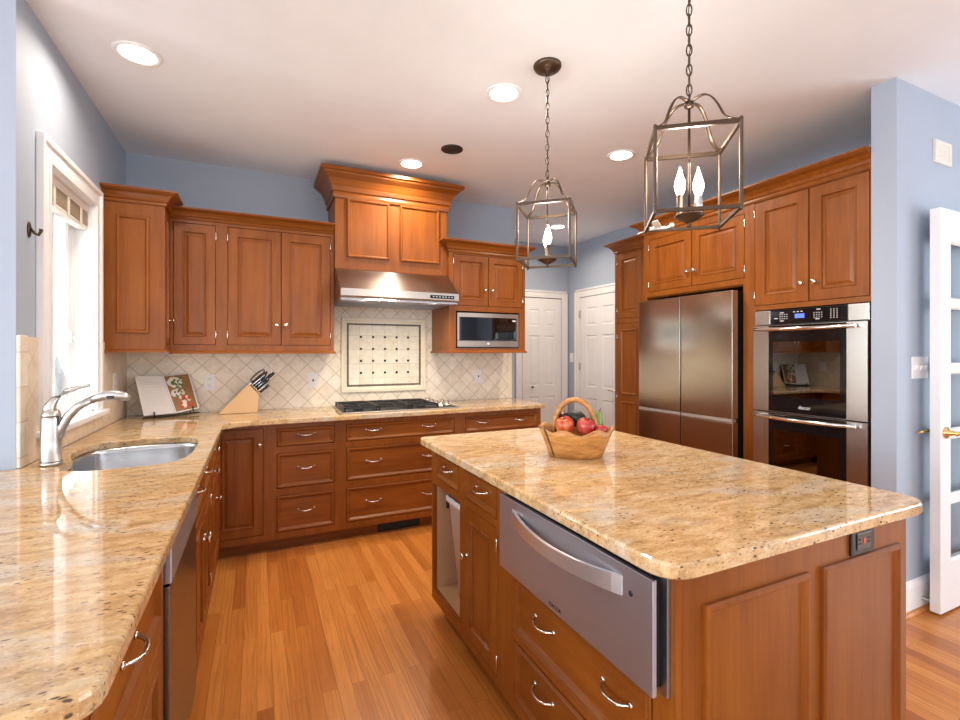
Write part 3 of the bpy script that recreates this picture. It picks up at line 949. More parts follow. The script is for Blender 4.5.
# ------------------------------------------------------------------ worktops
def offset_poly(P, d):
    n = len(P)
    out = []
    for i in range(n):
        a, b, c = Vector(P[i - 1]), Vector(P[i]), Vector(P[(i + 1) % n])
        d0, d1 = (b - a).normalized(), (c - b).normalized()
        n0, n1 = Vector((-d0.y, d0.x)), Vector((-d1.y, d1.x))
        m = n0 + n1
        m = m / max(0.3, m.dot(n0)) if m.length > 1e-4 else n0
        out.append((b.x + m.x * d, b.y + m.y * d))
    return out
def round_poly(P, radii, seg=5):
    n = len(P)
    out = []
    for i in range(n):
        r = radii[i]
        a, b, c = Vector(P[i - 1]), Vector(P[i]), Vector(P[(i + 1) % n])
        if r <= 0:
            out.append((b.x, b.y)); continue
        p0 = b + (a - b).normalized() * r
        p1 = b + (c - b).normalized() * r
        for k in range(seg + 1):
            t = k / seg
            q = p0 * (1 - t) ** 2 + b * 2 * t * (1 - t) + p1 * t * t
            out.append((q.x, q.y))
    return out
def smooth_closed(P, sub=4):
    n = len(P)
    out = []
    for i in range(n):
        p0, p1, p2, p3 = [Vector(P[(i + k) % n]) for k in (-1, 0, 1, 2)]
        for s in range(sub):
            t = s / sub
            q = 0.5 * ((2 * p1) + (p2 - p0) * t + (2 * p0 - 5 * p1 + 4 * p2 - p3) * t * t + (3 * p1 - p0 - 3 * p2 + p3) * t ** 3)
            out.append((q.x, q.y))
    return out
def slab(outer, holes, z0, z1, ease=0.007):
    """outer counter-clockwise, holes clockwise; eased edges"""
    m = MB()
    bm = m.bm
    steps = [(0.0, z0 + 0.004), (0.0, z1 - ease), (ease * 0.3, z1 - ease * 0.3), (ease, z1)]
    bots = [(0.004, z0)] + steps
    def rings_of(P):
        return [m.vs([(x, y, z) for x, y in offset_poly(P, d)]) for d, z in bots]
    allr = [rings_of(P) for P in [outer] + holes]
    for R in allr:
        for A, B in zip(R, R[1:]):
            for k in range(len(A)):
                m.face([A[k], A[(k + 1) % len(A)], B[(k + 1) % len(B)], B[k]])
    for idx in (0, -1):
        loops = [[v.co.copy() for v in R[idx]] for R in allr]
        flat = [v for R in allr for v in R[idx]]
        for tri in tessellate_polygon(loops):
            m.face([flat[i] for i in tri])
    return m
sink_hole = [(-0.640, 2.268), (-0.676, 2.305), (-0.688, 2.40), (-0.690, 2.49), (-0.722, 2.58), (-0.742, 2.72), (-0.722, 2.86), (-0.655, 2.915), (-0.55, 2.937), (-0.45, 2.942), (-0.345, 2.925), (-0.288, 2.868), (-0.268, 2.74), (-0.262, 2.55), (-0.268, 2.42), (-0.295, 2.308), (-0.38, 2.248), (-0.50, 2.235), (-0.58, 2.240)]
sink_s = smooth_closed(sink_hole, 3)          # clockwise
main_outer = [(-1.25, 0.765), (-0.188, 0.765), (-0.188, 3.325), (-0.095, 3.405), (2.238, 3.445), (2.238, 4.041), (-0.821, 4.041), (-0.821, 2.384), (-1.25, 2.384)]
main_poly = round_poly(main_outer, [0, 0.055, 0.035, 0.10, 0.02, 0, 0, 0, 0])
def signed(P): return sum(P[i][0] * P[(i + 1) % len(P)][1] - P[(i + 1) % len(P)][0] * P[i][1] for i in range(len(P)))
if signed(main_poly) < 0: main_poly.reverse()
if signed(sink_s) > 0: sink_s.reverse()
slab(main_poly, [sink_s], 0.870, ZC).solo('countertop', 'golden_granite', (-0.5, 2.0, 0.87), 'polished beige granite worktop running around the sink wall and the cooktop wall', 'countertop')
isl = round_poly([(0.765, 0.712), (1.838, 0.712), (1.838, 2.388), (0.765, 2.388)], [0.085, 0.085, 0.06, 0.05], 6)
slab(isl, [], 0.870, ZC).solo('island_countertop', 'golden_granite', (1.3, 1.5, 0.87), 'polished golden granite worktop of the island carrying the fruit basket', 'countertop')

# ------------------------------------------------------------------ sink and faucet
sk = thing('sink', 'undermount stainless steel sink bowl set into the granite below the window', 'sink', (-0.5, 2.6, 0.66))
m = MB()
ring0 = offset_poly(sink_s, -0.012)
lv = [(ring0, 0.869), (offset_poly(sink_s, -0.003), 0.868), (offset_poly(sink_s, 0.0), 0.85), (offset_poly(sink_s, 0.012), 0.70), (offset_poly(sink_s, 0.035), 0.672), (offset_poly(sink_s, 0.07), 0.664)]
# offset of a clockwise ring: positive grows outward, so shrink with the sign flipped
lv = [(offset_poly(sink_s, 0.012), 0.8695), (offset_poly(sink_s, -0.002), 0.868), (offset_poly(sink_s, -0.004), 0.85), (offset_poly(sink_s, -0.014), 0.70), (offset_poly(sink_s, -0.035), 0.672), (offset_poly(sink_s, -0.07), 0.664)]
R = [m.vs([(x, y, z) for x, y in P]) for P, z in lv]
for A, B in zip(R, R[1:]):
    for k in range(len(A)): m.face([A[k], A[(k + 1) % len(A)], B[(k + 1) % len(B)], B[k]], True)
m.face(R[-1])
m.build('bowl', 'sink_steel', sk)
MB().lathe((-0.49, 2.62, 0.664), [(0.045, 0.0), (0.045, 0.003), (0.036, 0.004), (0.030, 0.001), (0.0, 0.001)], seg=20).build('drain', 'chrome', sk)

fc = thing('faucet', 'brushed nickel pull-out faucet with lever beside the sink under the window', 'faucet', (-0.734, 2.41, ZC))
fx, fy = -0.734, 2.41
MB().lathe((fx, fy, ZC), [(0.036, 0.0), (0.036, 0.012), (0.0335, 0.014), (0.0335, 0.10), (0.032, 0.150), (0.031, 0.185), (0.029, 0.192)], seg=28).build('body', 'satin_nickel', fc)
MB().lathe((fx, fy, ZC + 0.014), [(0.0345, 0.0), (0.0345, 0.003), (0.0335, 0.003)], seg=28).build('seam_ring', 'black_satin', fc)
MB().tube([(fx + 0.010, fy, 0.99), (fx + 0.030, fy, 1.050), (fx + 0.055, fy, 1.097), (fx + 0.085, fy, 1.132), (fx + 0.125, fy, 1.156)], [0.018, 0.018, 0.0165, 0.0155, 0.015], 16).build('spout_arm', 'satin_nickel', fc)
sp = MB().tube([(fx + 0.127, fy, 1.157), (fx + 0.165, fy, 1.170), (fx + 0.200, fy, 1.174), (fx + 0.232, fy, 1.168), (fx + 0.252, fy, 1.156)], [0.0155, 0.0185, 0.020, 0.019, 0.013], 16).build('spray_head', 'satin_nickel', fc)
MB().fbox(BACK(fy - 0.017), fx + 0.180, fx + 0.206, 0, 0.004, 1.160, 1.172, 0.001).build('spray_button', 'black_satin', sp)
lev = MB()
lev.lathe((fx, fy, ZC + 0.192), [(0.0305, 0.0), (0.0305, 0.006), (0.024, 0.024), (0.0, 0.034)], seg=24)
lev.tube([(fx - 0.002, fy, 1.105), (fx - 0.004, fy, 1.135), (fx + 0.012, fy, 1.165), (fx + 0.045, fy, 1.192), (fx + 0.085, fy, 1.208), (fx + 0.122, fy, 1.216)], [0.026, 0.020, 0.0135, 0.010, 0.0085, 0.0065], 12)
lev.build('lever', 'satin_nickel', fc)
MB().fbox(BACK(fy - 0.02), fx + 0.016, fx + 0.030, -0.005, 0.0, 1.06, 1.10, 0.002).build('brand_stripe', 'black_satin', fc)

# ------------------------------------------------------------------ island
FI = RIGHT(0.82)
ID = 0.95
def island_unit(label, y0, y1):
    return thing('island_cabinet', label, 'cabinet', (1.295, (y0 + y1) / 2, 0.0))
# far unit: drawer over an open pull-out bin niche
iu = island_unit('far island cabinet with one drawer over an open waste bin niche', 1.935, 2.33)
m = MB()
m.fbox(FI, 1.937, 2.329, -ID, -0.021, 0.70, 0.869).fbox(FI, 2.312, 2.33, -ID, -0.021, 0.09, 0.70).fbox(FI, 1.9365, 1.950, -ID, -0.021, 0.09, 0.70).fbox(FI, 1.95, 2.312, -ID, -0.60, 0.09, 0.70)
m.build('carcass', 'cherry_upright', iu)
m = MB()
m.fbox(FI, 2.306, 2.3119, -0.599, -0.021, 0.137, 0.70).fbox(FI, 1.9501, 1.956, -0.599, -0.021, 0.137, 0.70).fbox(FI, 1.956, 2.306, -0.599, -0.021, 0.09, 0.137).fbox(FI, 1.956, 2.306, -0.599, -0.59, 0.137, 0.70).fbox(FI, 1.956, 2.306, -0.59, -0.021, 0.692, 0.699)
m.build('niche_lining', 'interior_ply', iu)
MB().fbox(FI, 1.937, 2.33, -ID + 0.07, -0.07, 0.0, 0.09).build('toe_kick', 'cherry_lengthwise', iu)
frame(iu, FI, 1.9355, 2.33, ZB, 0.87, [(1.966, 2.275, 0.715, 0.838), (1.956, 2.308, 0.135, 0.678)])
front(iu, FI, 'drawer', 1.966, 2.275, 0.715, 0.838, [('pull', 2.12, 0.785)])
# waste bin
wb = thing('waste_bin', 'tall white plastic waste bin standing in the open island niche', 'bin', (1.1, 2.09, 0.138))
m = MB()
def rrect(cx, cy, hx, hy, z, r=0.03, s=4):
    return [(x, y, z) for x, y in round_poly([(cx - hx, cy - hy), (cx + hx, cy - hy), (cx + hx, cy + hy), (cx - hx, cy + hy)], [r] * 4, s)]
rr = [m.vs(rrect(1.095, 2.105, hx, hy, z)) for hx, hy, z in ((0.195, 0.070, 0.140), (0.225, 0.132, 0.60), (0.238, 0.142, 0.605), (0.238, 0.142, 0.634), (0.228, 0.132, 0.634), (0.222, 0.128, 0.60), (0.192, 0.067, 0.15))]
for A, B in zip(rr, rr[1:]):
    for q in range(len(A)): m.face([A[q], A[(q + 1) % len(A)], B[(q + 1) % len(B)], B[q]], True)
m.face(rr[0][::-1]); m.face(rr[-1])
m.build('tub', 'bin_white', wb)
MB().box(0.868, 0.885, 2.236, 2.252, 0.56, 0.604, 0.002).build('grip_tab', 'black_satin', wb)
# middle unit
im = island_unit('middle island cabinet with one drawer over one knobbed door', 1.573, 1.935)
MB().fbox(FI, 1.573, 1.9350, -ID, -0.021, 0.09, 0.869).build('carcass', 'cherry_upright', im)
MB().fbox(FI, 1.573, 1.9350, -ID + 0.07, -0.07, 0.0, 0.09).build('toe_kick', 'cherry_lengthwise', im)
frame(im, FI, 1.573, 1.9353, ZB, 0.87, [(1.592, 1.904, 0.715, 0.838), (1.592, 1.900, 0.122, 0.683)])
front(im, FI, 'drawer', 1.592, 1.904, 0.715, 0.838, [('pull', 1.745, 0.785)])
front(im, FI, 'door', 1.592, 1.900, 0.122, 0.683, [('knob', 1.875, 0.475)], [(1.592, 0.18), (1.592, 0.62)], rail=0.058)
# near unit
iw = island_unit('near island cabinet with panelled end, two wide drawers and the warming drawer', 0.75, 1.573)
m = MB()
m.fbox(FI, 0.765, 1.5725, -ID, -0.021, 0.09, 0.575).fbox(FI, 0.765, 0.780, -ID, -0.021, 0.575, 0.869).fbox(FI, 1.528, 1.5725, -ID, -0.021, 0.575, 0.869).fbox(FI, 0.78, 1.528, -ID, -0.55, 0.575, 0.869)
m.build('carcass', 'cherry_upright', iw)
MB().fbox(FI, 0.80, 1.573, -ID + 0.07, -0.07, 0.0, 0.09).build('toe_kick', 'cherry_lengthwise', iw)
frame(iw, FI, 0.75, 1.5727, ZB, 0.87, [(0.784, 1.520, 0.590, 0.862), (0.815, 1.465, 0.362, 0.572), (0.815, 1.465, 0.120, 0.338)])
BIG = [(0, -0.019), (0, 0.002), (0.004, 0.005), (0.008, 0.002), (0.012, 0.006), (0.017, 0.006), (0.022, 0.001), (0.030, -0.006), (0.034, -0.006)]
front(iw, FI, 'drawer', 0.815, 1.465, 0.362, 0.572, [('pull', 1.278, 0.482), ('pull', 0.945, 0.482)], prof=BIG)
front(iw, FI, 'drawer', 0.815, 1.465, 0.120, 0.338, [('pull', 1.283, 0.258), ('pull', 0.945, 0.258)], prof=BIG)
fen = BACK(0.75)
MB().fbox(fen, 0.8405, 1.774, -0.0145, 0.0, 0.0, 0.869).build('end_panel', 'cherry_upright', iw)
for a, b in ((0.905, 1.279), (1.341, 1.720)):
    MB().nested(fen, a, b, 0.13, 0.785, PANEL).build('panel_molding', 'cherry_upright', iw)
# warming drawer appliance
wd = thing('warming_drawer', 'stainless steel warming drawer with a curved handle, slightly open in the island side', 'warming drawer', (1.0, 1.15, 0.6))
MB().fbox(FI, 0.79, 1.515, -0.50, -0.002, 0.600, 0.856).build('housing', 'black_satin', wd)
MB().plate(FI, 0.762, 1.517, 0.594, 0.867, [(0.780, 1.500, 0.606, 0.853)], 0.0008, 0.012).build('trim_frame', 'brushed_steel_lengthwise', wd)
MB().fbox(FI, 0.782, 1.472, 0.0, 0.0385, 0.609, 0.850).build('drawer_box', 'dark_gap', wd)
wf = MB().fbox(FI, 0.765, 1.478, 0.039, 0.050, 0.604, 0.857, 0.002).build('drawer_front', 'brushed_steel_lengthwise', wd)
hm = MB()
npt = 21
prev = None
for i in range(npt):
    t = i / (npt - 1)
    u = 1.385 - t * 0.525
    o = 0.052 + 0.036 * math.sin(PI * t) ** 0.8
    d = 0.012 * math.sin(PI * t)
    hw_ = 0.019 + 0.004 * (1 - math.sin(PI * t))
    zc = 0.802 + 0.004 * t - d
    ring = hm.vs([FI(u, o, zc - hw_), FI(u, o, zc + hw_), FI(u, o - 0.010, zc + hw_), FI(u, o - 0.010, zc - hw_)])
    if prev:
        for q in range(4): hm.face([prev[q], prev[(q + 1) % 4], ring[(q + 1) % 4], ring[q]])
    else: hm.face(ring[::-1])
    prev = ring
hm.face(prev)
hm.build('handle', 'handle_steel', wf)
MB().lathe(FI(0.832, 0.050, 0.800), [(0.007, 0), (0.007, 0.001), (0.0045, 0.002), (0.0, 0.002)], axis=(-1, 0, 0), seg=14).build('indicator', 'black_satin', wf)
text_part('DACOR', 0.0165, FI(1.135, 0.0503, 0.620), (PI / 2, 0, -PI / 2), 'black_satin', 'lettering', wf)

# black outlet on the island end
io = thing('island_outlet', 'black power outlet with a red light on the island end panel', 'outlet', (1.53, 0.75, 0.83))
MB().fbox(fen, 1.473, 1.585, 0.0, 0.008, 0.790, 0.862, 0.002).build('cover_plate', 'black_satin', io)
MB().fbox(fen, 1.495, 1.563, 0.008, 0.0105, 0.804, 0.848, 0.001).build('receptacle', 'black_gloss', io)
MB().fbox(fen, 1.526, 1.531, 0.0105, 0.012, 0.819, 0.833).build('indicator_light', 'red_light', io)
m = MB()
for du in (-0.022, 0.022):
    for dz in (-0.006, 0.006): m.fbox(fen, 1.529 + du - 0.005, 1.529 + du + 0.003, 0.0105, 0.0112, 0.826 + dz - 0.0015, 0.826 + dz + 0.0015)
m.build('slots', 'dark_gap', io)

# ------------------------------------------------------------------ right wall: pantry, fridge, ovens
FP = RIGHT(3.30)
pt = thing('pantry_cabinet', 'tall narrow cherry pantry cabinet left of the refrigerator', 'cabinet', (3.5, 3.42, 0.0))
MB().fbox(FP, 3.062, 3.788, -0.42, -0.021, 0.0, 2.40).build('carcass', 'cherry_upright', pt)
frame(pt, FP, 3.062, 3.79, 0.0, 2.38, [(3.42, 3.755, 1.685, 2.335), (3.42, 3.755, 0.11, 1.635)])
front(pt, FP, 'door', 3.42, 3.755, 1.685, 2.335, [], [(3.755, 1.77), (3.755, 2.25)], rail=0.062)
d = front(pt, FP, 'door', 3.42, 3.755, 0.11, 1.635, [], [(3.755, 0.3), (3.755, 0.9), (3.755, 1.5)], rail=0.062, prof=[(0, -0.019), (0, -0.0005), (0.0012, 0.001), (0.05, 0.001), (0.051, -0.001)])
MB().nested(FP, 3.48, 3.695, 0.93, 1.575, PANEL).build('upper_panel', 'cherry_upright', d)
MB().nested(FP, 3.48, 3.695, 0.17, 0.86, PANEL).build('lower_panel', 'cherry_upright', d)
crown(pt, [(3.72, 3.79), (3.30, 3.79), (3.30, 3.062)], 2.345, 2.445, 0.085)

FR = RIGHT(2.98)
cf = thing('fridge_cabinet', 'double-door cabinet enclosing the refrigerator from above, between pantry and ovens', 'cabinet', (3.3, 2.58, 0.0))
m = MB().fbox(FR, 2.105, 3.058, -0.745, -0.021, 1.80, 2.36).fbox(FR, 2.103, 2.150, -0.745, -0.021, 0.0, 1.80).fbox(FR, 3.025, 3.058, -0.745, -0.021, 0.0, 1.80)
m.build('carcass', 'cherry_upright', cf)
frame(cf, FR, 2.103, 3.06, 0.0, 2.345, [(2.150, 3.025, -0.1, 1.81), (2.140, 3.004, 1.850, 2.285)])
front(cf, FR, 'door', 2.140, 2.572, 1.850, 2.285, [('knob', 2.54, 1.965)], [(2.140, 1.91), (2.140, 2.22)], rail=0.066)
front(cf, FR, 'door', 2.572, 3.004, 1.850, 2.285, [('knob', 2.605, 1.965)], [(3.004, 1.91), (3.004, 2.22)], rail=0.066)
crown(cf, [(3.21, 3.06), (2.98, 3.06), (2.98, 2.103)], 2.335, 2.435, 0.085)

cv = thing('oven_cabinet', 'tall oven cabinet with two upper doors, against the blue wall end', 'cabinet', (3.3, 1.75, 0.0))
m = MB().fbox(FR, 1.392, 2.102, -0.745, -0.021, 1.625, 2.36).fbox(FR, 1.392, 2.102, -0.745, -0.021, 0.0, 0.36).fbox(FR, 2.064, 2.102, -0.745, -0.021, 0.36, 1.625).fbox(FR, 1.392, 1.398, -0.745, -0.021, 0.36, 1.625).fbox(FR, 1.398, 2.064, -0.745, -0.65, 0.36, 1.625)
m.build('carcass', 'cherry_upright', cv)
frame(cv, FR, 1.392, 2.1025, 0.0, 2.345, [(1.3995, 2.062, 0.38, 1.622), (1.415, 2.069, 1.652, 2.330), (1.43, 2.062, 0.11, 0.35)])
front(cv, FR, 'door', 1.415, 1.728, 1.652, 2.330, [('knob', 1.69, 1.765)], [], rail=0.068)
front(cv, FR, 'door', 1.728, 2.069, 1.652, 2.330, [('knob', 1.765, 1.765)], [(2.069, 1.72), (2.069, 2.26)], rail=0.068)
front(cv, FR, 'drawer', 1.43, 2.062, 0.11, 0.35, [('pull', 1.75, 0.24)])
crown(cv, [(2.98, 2.1025), (2.98, 1.392)], 2.335, 2.435, 0.085)

# double oven
ov = thing('double_oven', 'stainless double wall oven with black glass doors and blue clock', 'oven', (3.3, 1.735, 0.38))
MB().fbox(FR, 1.412, 2.052, -0.62, -0.002, 0.385, 1.615).build('housing', 'black_satin', ov)
cp = MB().fbox(FR, 1.511, 1.953, -0.001, 0.016, 1.527, 1.612, 0.002).build('control_panel', 'black_gloss', ov)
for a in (1.953, 1.411): MB().fbox(FR, a, a + 0.1, -0.001, 0.018, 1.524, 1.614, 0.002).build('panel_cap', 'brushed_steel_upright', ov)
MB().fbox(FR, 1.745, 1.800, 0.016, 0.0168, 1.556, 1.582).build('clock_display', 'display_blue', cp)
m = MB()
for i in range(3): m.fbox(FR, 1.755 + i * 0.022, 1.766 + i * 0.022, 0.016, 0.0168, 1.593, 1.597)
for (cu, cz) in ((1.865, 1.570), (1.665, 1.568)):
    for i in range(4):
        for j in range(3): m.fbox(FR, cu + i * 0.014 - 0.02, cu + i * 0.014 - 0.014, 0.016, 0.0168, cz + j * 0.013 - 0.015, cz + j * 0.013 - 0.011)
for i in range(3):
    for j in range(5): m.fbox(FR, 1.565 + i * 0.016, 1.570 + i * 0.016, 0.016, 0.0168, 1.545 + j * 0.012, 1.550 + j * 0.012)
for (a, z) in ((1.905, 1.558), (1.868, 1.592), (1.868, 1.541), (1.655, 1.598), (1.66, 1.542)): m.fbox(FR, a, a + 0.022, 0.016, 0.0168, z, z + 0.005)
m.build('key_legends', 'printed_white', cp)
def oven_door(z0, z1, gz0, gz1, word):
    m = MB().plate(FR, 1.411, 2.053, z0, z1, [(1.511, 1.953, z0 + 0.002, z1 - 0.002)], 0.004, 0.034)
    dd = m.build('door', 'brushed_steel_upright', ov)
    MB().plate(FR, 1.511, 1.953, z0 + 0.002, z1 - 0.002, [(1.545, 1.925, gz0, gz1)], 0.006, 0.032).build('glass_surround', 'black_gloss', dd)
    MB().fbox(FR, 1.545, 1.925, 0.020, 0.0315, gz0, gz1).build('window', 'oven_glass', dd)
    hz = z1 - 0.022
    pts = [FR(2.03 - 0.575 * t, 0.060 + 0.018 * math.sin(PI * t), hz - 0.006 * math.sin(PI * t)) for t in [i / 14 for i in range(15)]]
    h = MB().tube(pts, 0.0115, 12)
    for uu in (2.005, 1.48): h.fbox(FR, uu - 0.014, uu + 0.014, 0.034, 0.064, hz - 0.012, hz + 0.010, 0.003)
    h.build('handle', 'chrome', dd)
    if word:
        text_part(word, 0.030, FR(1.735, 0.0322, z0 + 0.040), (PI / 2, 0, -PI / 2), 'printed_white', 'lettering', dd)
    return dd
oven_door(0.976, 1.517, 1.075, 1.415, 'dacor')
oven_door(0.42, 0.968, 0.52, 0.865, None)
rk = MB()
for z in (0.70, 1.22):
    for i in range(2): rk.bar(FR(1.56 , -0.02 - i * 0.40, z), FR(1.91, -0.02 - i * 0.40, z), 0.006)
    for i in range(12): rk.bar(FR(1.57 + i * 0.03, -0.02, z), FR(1.57 + i * 0.03, -0.42, z), 0.003)
rk.build('rack', 'chrome', ov)

# refrigerator
fg = thing('refrigerator', 'dark stainless four-door refrigerator standing proud of the cherry surround', 'refrigerator', (3.3, 2.58, 0.0))
FF = RIGHT(2.875)
MB().fbox(FF, 2.168, 3.005, -0.80, -0.062, 0.02, 1.765).build('case', 'black_satin', fg)
for a, b in ((2.153, 2.578), (2.586, 3.012)):
    MB().fbox(FF, a, b, -0.055, 0.0, 0.902, 1.765, 0.004).build('upper_door', 'dark_fridge_steel', fg)
    MB().fbox(FF, a, b, -0.055, 0.0, 0.06, 0.872, 0.004).build('lower_door', 'dark_fridge_steel', fg)
    MB().fbox(FF, a + 0.004, b - 0.004, -0.045, 0.003, 0.876, 0.898, 0.002).build('grip_channel', 'grip_steel', fg)
MB().fbox(FF, 2.17, 3.0, -0.06, -0.02, 0.0, 0.055).build('kick_grille', 'black_satin', fg)

# ------------------------------------------------------------------ doors
def six_panel(fr, u0, u1, z1):
    m = MB()
    w = u1 - u0
    st_, mid = 0.17 * w, 0.15 * w
    cols = [(u0 + st_, u0 + (w - mid) / 2), (u0 + (w + mid) / 2, u1 - st_)]
    rows = [(0.24, 0.78), (0.92, 1.56), (1.68, 1.90)]
    holes = [(a, b, z0, z2) for a, b in cols for z0, z2 in rows]
    m.plate(fr, u0, u1, 0.01, z1, holes, -0.035, 0.0)
    for a, b, c, d in holes:
        m.nested(fr, a, b, c, d, [(0.0, 0.0), (0.008, -0.007), (0.018, -0.007), (0.036, -0.002)], cap=False)
        m.fbox(fr, a + 0.036, b - 0.036, -0.01, -0.002, c + 0.036, d - 0.036)
    return m
def casing(fr, u0, u1, z1, w):
    m = MB()
    for a, b, c, d in ((u0 - w, u0, 0, z1 + w), (u1, u1 + w, 0, z1 + w), (u0, u1, z1, z1 + w)):
        m.fbox(fr, a, b, 0.0, 0.018, c, d, 0.004)
    m.fbox(fr, u0 - w, u0 - w + 0.02, 0.018, 0.026, 0, z1 + w).fbox(fr, u1 + w - 0.02, u1 + w, 0.018, 0.026, 0, z1 + w).fbox(fr, u0 - w, u1 + w, 0.018, 0.026, z1 + w - 0.02, z1 + w)
    return m
d1 = thing('door_1', None, None, (3.32, FY, 0.0), kind='structure')
six_panel(BACK(FY - 0.012), 3.03, 3.612, 2.04).build('leaf', 'door_white', d1)
casing(BACK(FY), 3.022, 3.620, 2.050, 0.09).build('casing', 'door_white', d1)
MB().fbox(BACK(FY), 3.022, 3.620, 0.0, 0.002, 0.0, 2.050).build('jamb', 'dark_gap', d1)
MB().lathe((3.167, FY - 0.012, 0.903), [(0.008, 0), (0.006, 0.012), (0.014, 0.018), (0.014, 0.026), (0.0, 0.030)], axis=(0, -1, 0), seg=14).build('knob', 'bronze', d1)
d2 = thing('door_2', None, None, (RX, 4.55, 0.0), kind='structure')
six_panel(RIGHT(RX - 0.012), 4.17, 4.915, 2.035).build('leaf', 'door_white', d2)
casing(RIGHT(RX), 4.162, 4.925, 2.043, 0.10).build('casing', 'door_white', d2)
fd2 = RIGHT(RX - 0.012)
m = MB().lathe(fd2(4.235, 0.0, 0.905), [(0.026, 0), (0.026, 0.006), (0.012, 0.010), (0.010, 0.045), (0, 0.047)], axis=(-1, 0, 0), seg=16)
m.tube([fd2(4.235, 0.04, 0.905), fd2(4.28, 0.044, 0.902), fd2(4.345, 0.04, 0.907)], [0.010, 0.009, 0.008], 10)
m.fbox(fd2, 4.21, 4.26, 0.0, 0.004, 0.84, 0.99, 0.001)
m.build('lever', 'polished_nickel', d2)
for z in (0.40, 1.12, 1.78): MB().fbox(fd2, 4.908, 4.930, 0.0, 0.016, z, z + 0.095).build('hinge', 'satin_nickel', d2)

fdn = BACK(1.19)
fdr = thing('french_door', 'white glazed french door leaf standing open in front of the blue wall', 'door', (3.54, 1.21, 0.0))
x0, x1 = 3.150, 3.925
rows = [(0.262 + i * 0.3405, 0.262 + i * 0.3405 + 0.300) for i in range(5)]
xm = (x0 + x1) / 2
cols = [(x0 + 0.108, xm - 0.016), (xm + 0.016, x1 - 0.108)]
holes = [(a, b, c, d) for a, b in cols for c, d in rows]
m = MB().plate(fdn, x0, x1, 0.012, 2.088, holes, -0.042, 0.0)
for a, b, c, d in holes: m.nested(fdn, a, b, c, d, [(0, 0.0), (0.010, -0.012)], cap=False)
m.build('frame', 'white_trim', fdr)
MB().fbox(fdn, x0 + 0.10, x1 - 0.10, -0.024, -0.020, 0.25, 1.94).build('glazing', 'window_glass', fdr)
m = MB().lathe((3.205, 1.19, 0.935), [(0.030, 0), (0.030, 0.006), (0.014, 0.012), (0.011, 0.04), (0.013, 0.045), (0, 0.050)], axis=(0, -1, 0), seg=18)
m.tube([(3.205, 1.148, 0.935), (3.25, 1.143, 0.936), (3.32, 1.146, 0.932)], [0.011, 0.010, 0.008], 10)
m.build('lever', 'brass', fdr)
m = MB().lathe((3.205, 1.232, 0.935), [(0.026, 0), (0.026, 0.004), (0.010, 0.008), (0.009, 0.030), (0, 0.032)], axis=(0, 1, 0), seg=18)
m.tube([(3.205, 1.258, 0.935), (3.16, 1.258, 0.936), (3.10, 1.256, 0.934)], [0.009, 0.008, 0.007], 10)
m.build('rear_lever', 'brass', fdr)

# ------------------------------------------------------------------ things on the walls
def outlet(label, fr, u, z, name='wall_outlet', jack=False):
    o = thing(name, label, 'outlet', fr(u, 0, z))
    MB().fbox(fr, u - 0.036, u + 0.036, 0, 0.006, z - 0.058, z + 0.058, 0.002).build('cover_plate', 'white_plastic', o)
    if jack:
        a = fr(u, 0.006, z)
        MB().fbox(fr, u - 0.012, u + 0.012, 0.006, 0.0085, z - 0.016, z + 0.016, 0.001).build('jack_socket', 'white_plastic', o)
        MB().fbox(fr, u - 0.006, u + 0.006, 0.0085, 0.009, z - 0.010, z + 0.008).build('jack_opening', 'dark_gap', o)
        return o
    m = MB()
    for dz in (-0.024, 0.024): m.fbox(fr, u - 0.017, u + 0.017, 0.006, 0.008, z + dz - 0.014, z + dz + 0.014, 0.001)
    r = m.build('receptacle', 'white_plastic', o)
    m = MB()
    for dz in (-0.024, 0.024):
        for du in (-0.007, 0.007): m.fbox(fr, u + du - 0.0012, u + du + 0.0012, 0.008, 0.0084, z + dz - 0.003, z + dz + 0.006)
        m.fbox(fr, u - 0.002, u + 0.002, 0.008, 0.0084, z + dz - 0.011, z + dz - 0.007)
    m.build('slots', 'dark_gap', r)
    return o
ft_ = BACK(BY - 0.009)
outlet('white wall outlet on the tiles between cookbook and knife block', ft_, -0.318, 1.127)
outlet('white wall jack plate on the tiles between knife block and framed tile panel', ft_, 0.409, 1.123, 'wall_jack', True)
outlet('white wall jack plate on the tiles below the microwave', ft_, 1.880, 1.124, 'wall_jack', True)
outlet('pale outlet on the side tiles between window and corner, behind the faucet spout', LEFT(LX + 0.009), 3.72, 1.16)
def switch(name, label, fr, u, z, n, w=0.07, h=0.115):
    o = thing(name, label, 'light switch', fr(u, 0, z))
    W = w + 0.046 * (n - 1)
    MB().fbox(fr, u - W / 2, u + W / 2, 0, 0.006, z - h / 2, z + h / 2, 0.002).build('cover_plate', 'white_plastic', o)
    for i in range(n):
        uu = u + (i - (n - 1) / 2) * 0.046
        MB().prism([(0.0, -0.012), (0.004, -0.012), (0.012, 0.006), (0.010, 0.010), (0.0, 0.012)], lambda a, b, d: fr(d, 0.006 + a, z + b), uu - 0.005, uu + 0.005).build('toggle', 'white_plastic', o)
    return o
switch('light_switch', 'white triple light switch on the blue wall beside the french door', BACK(NY), 3.158, 1.268, 3)
switch('light_switch', 'small white light switch on the alcove wall between the two white doors', RIGHT(RX), 5.112, 1.275, 1)
vt = thing('door_chime', 'square cream chime cover high on the blue wall above the french door', 'door chime', (3.395, NY, 2.44))
MB().nested(BACK(NY), 3.306, 3.484, 2.375, 2.500, [(0, 0), (0, 0.010), (0.004, 0.014), (0.022, 0.014), (0.025, 0.010)]).build('cover', 'off_white', vt)
m = MB()
for i in range(6): m.fbox(BACK(NY), 3.335, 3.455, 0.010, 0.012, 2.402 + i * 0.0125, 2.408 + i * 0.0125)
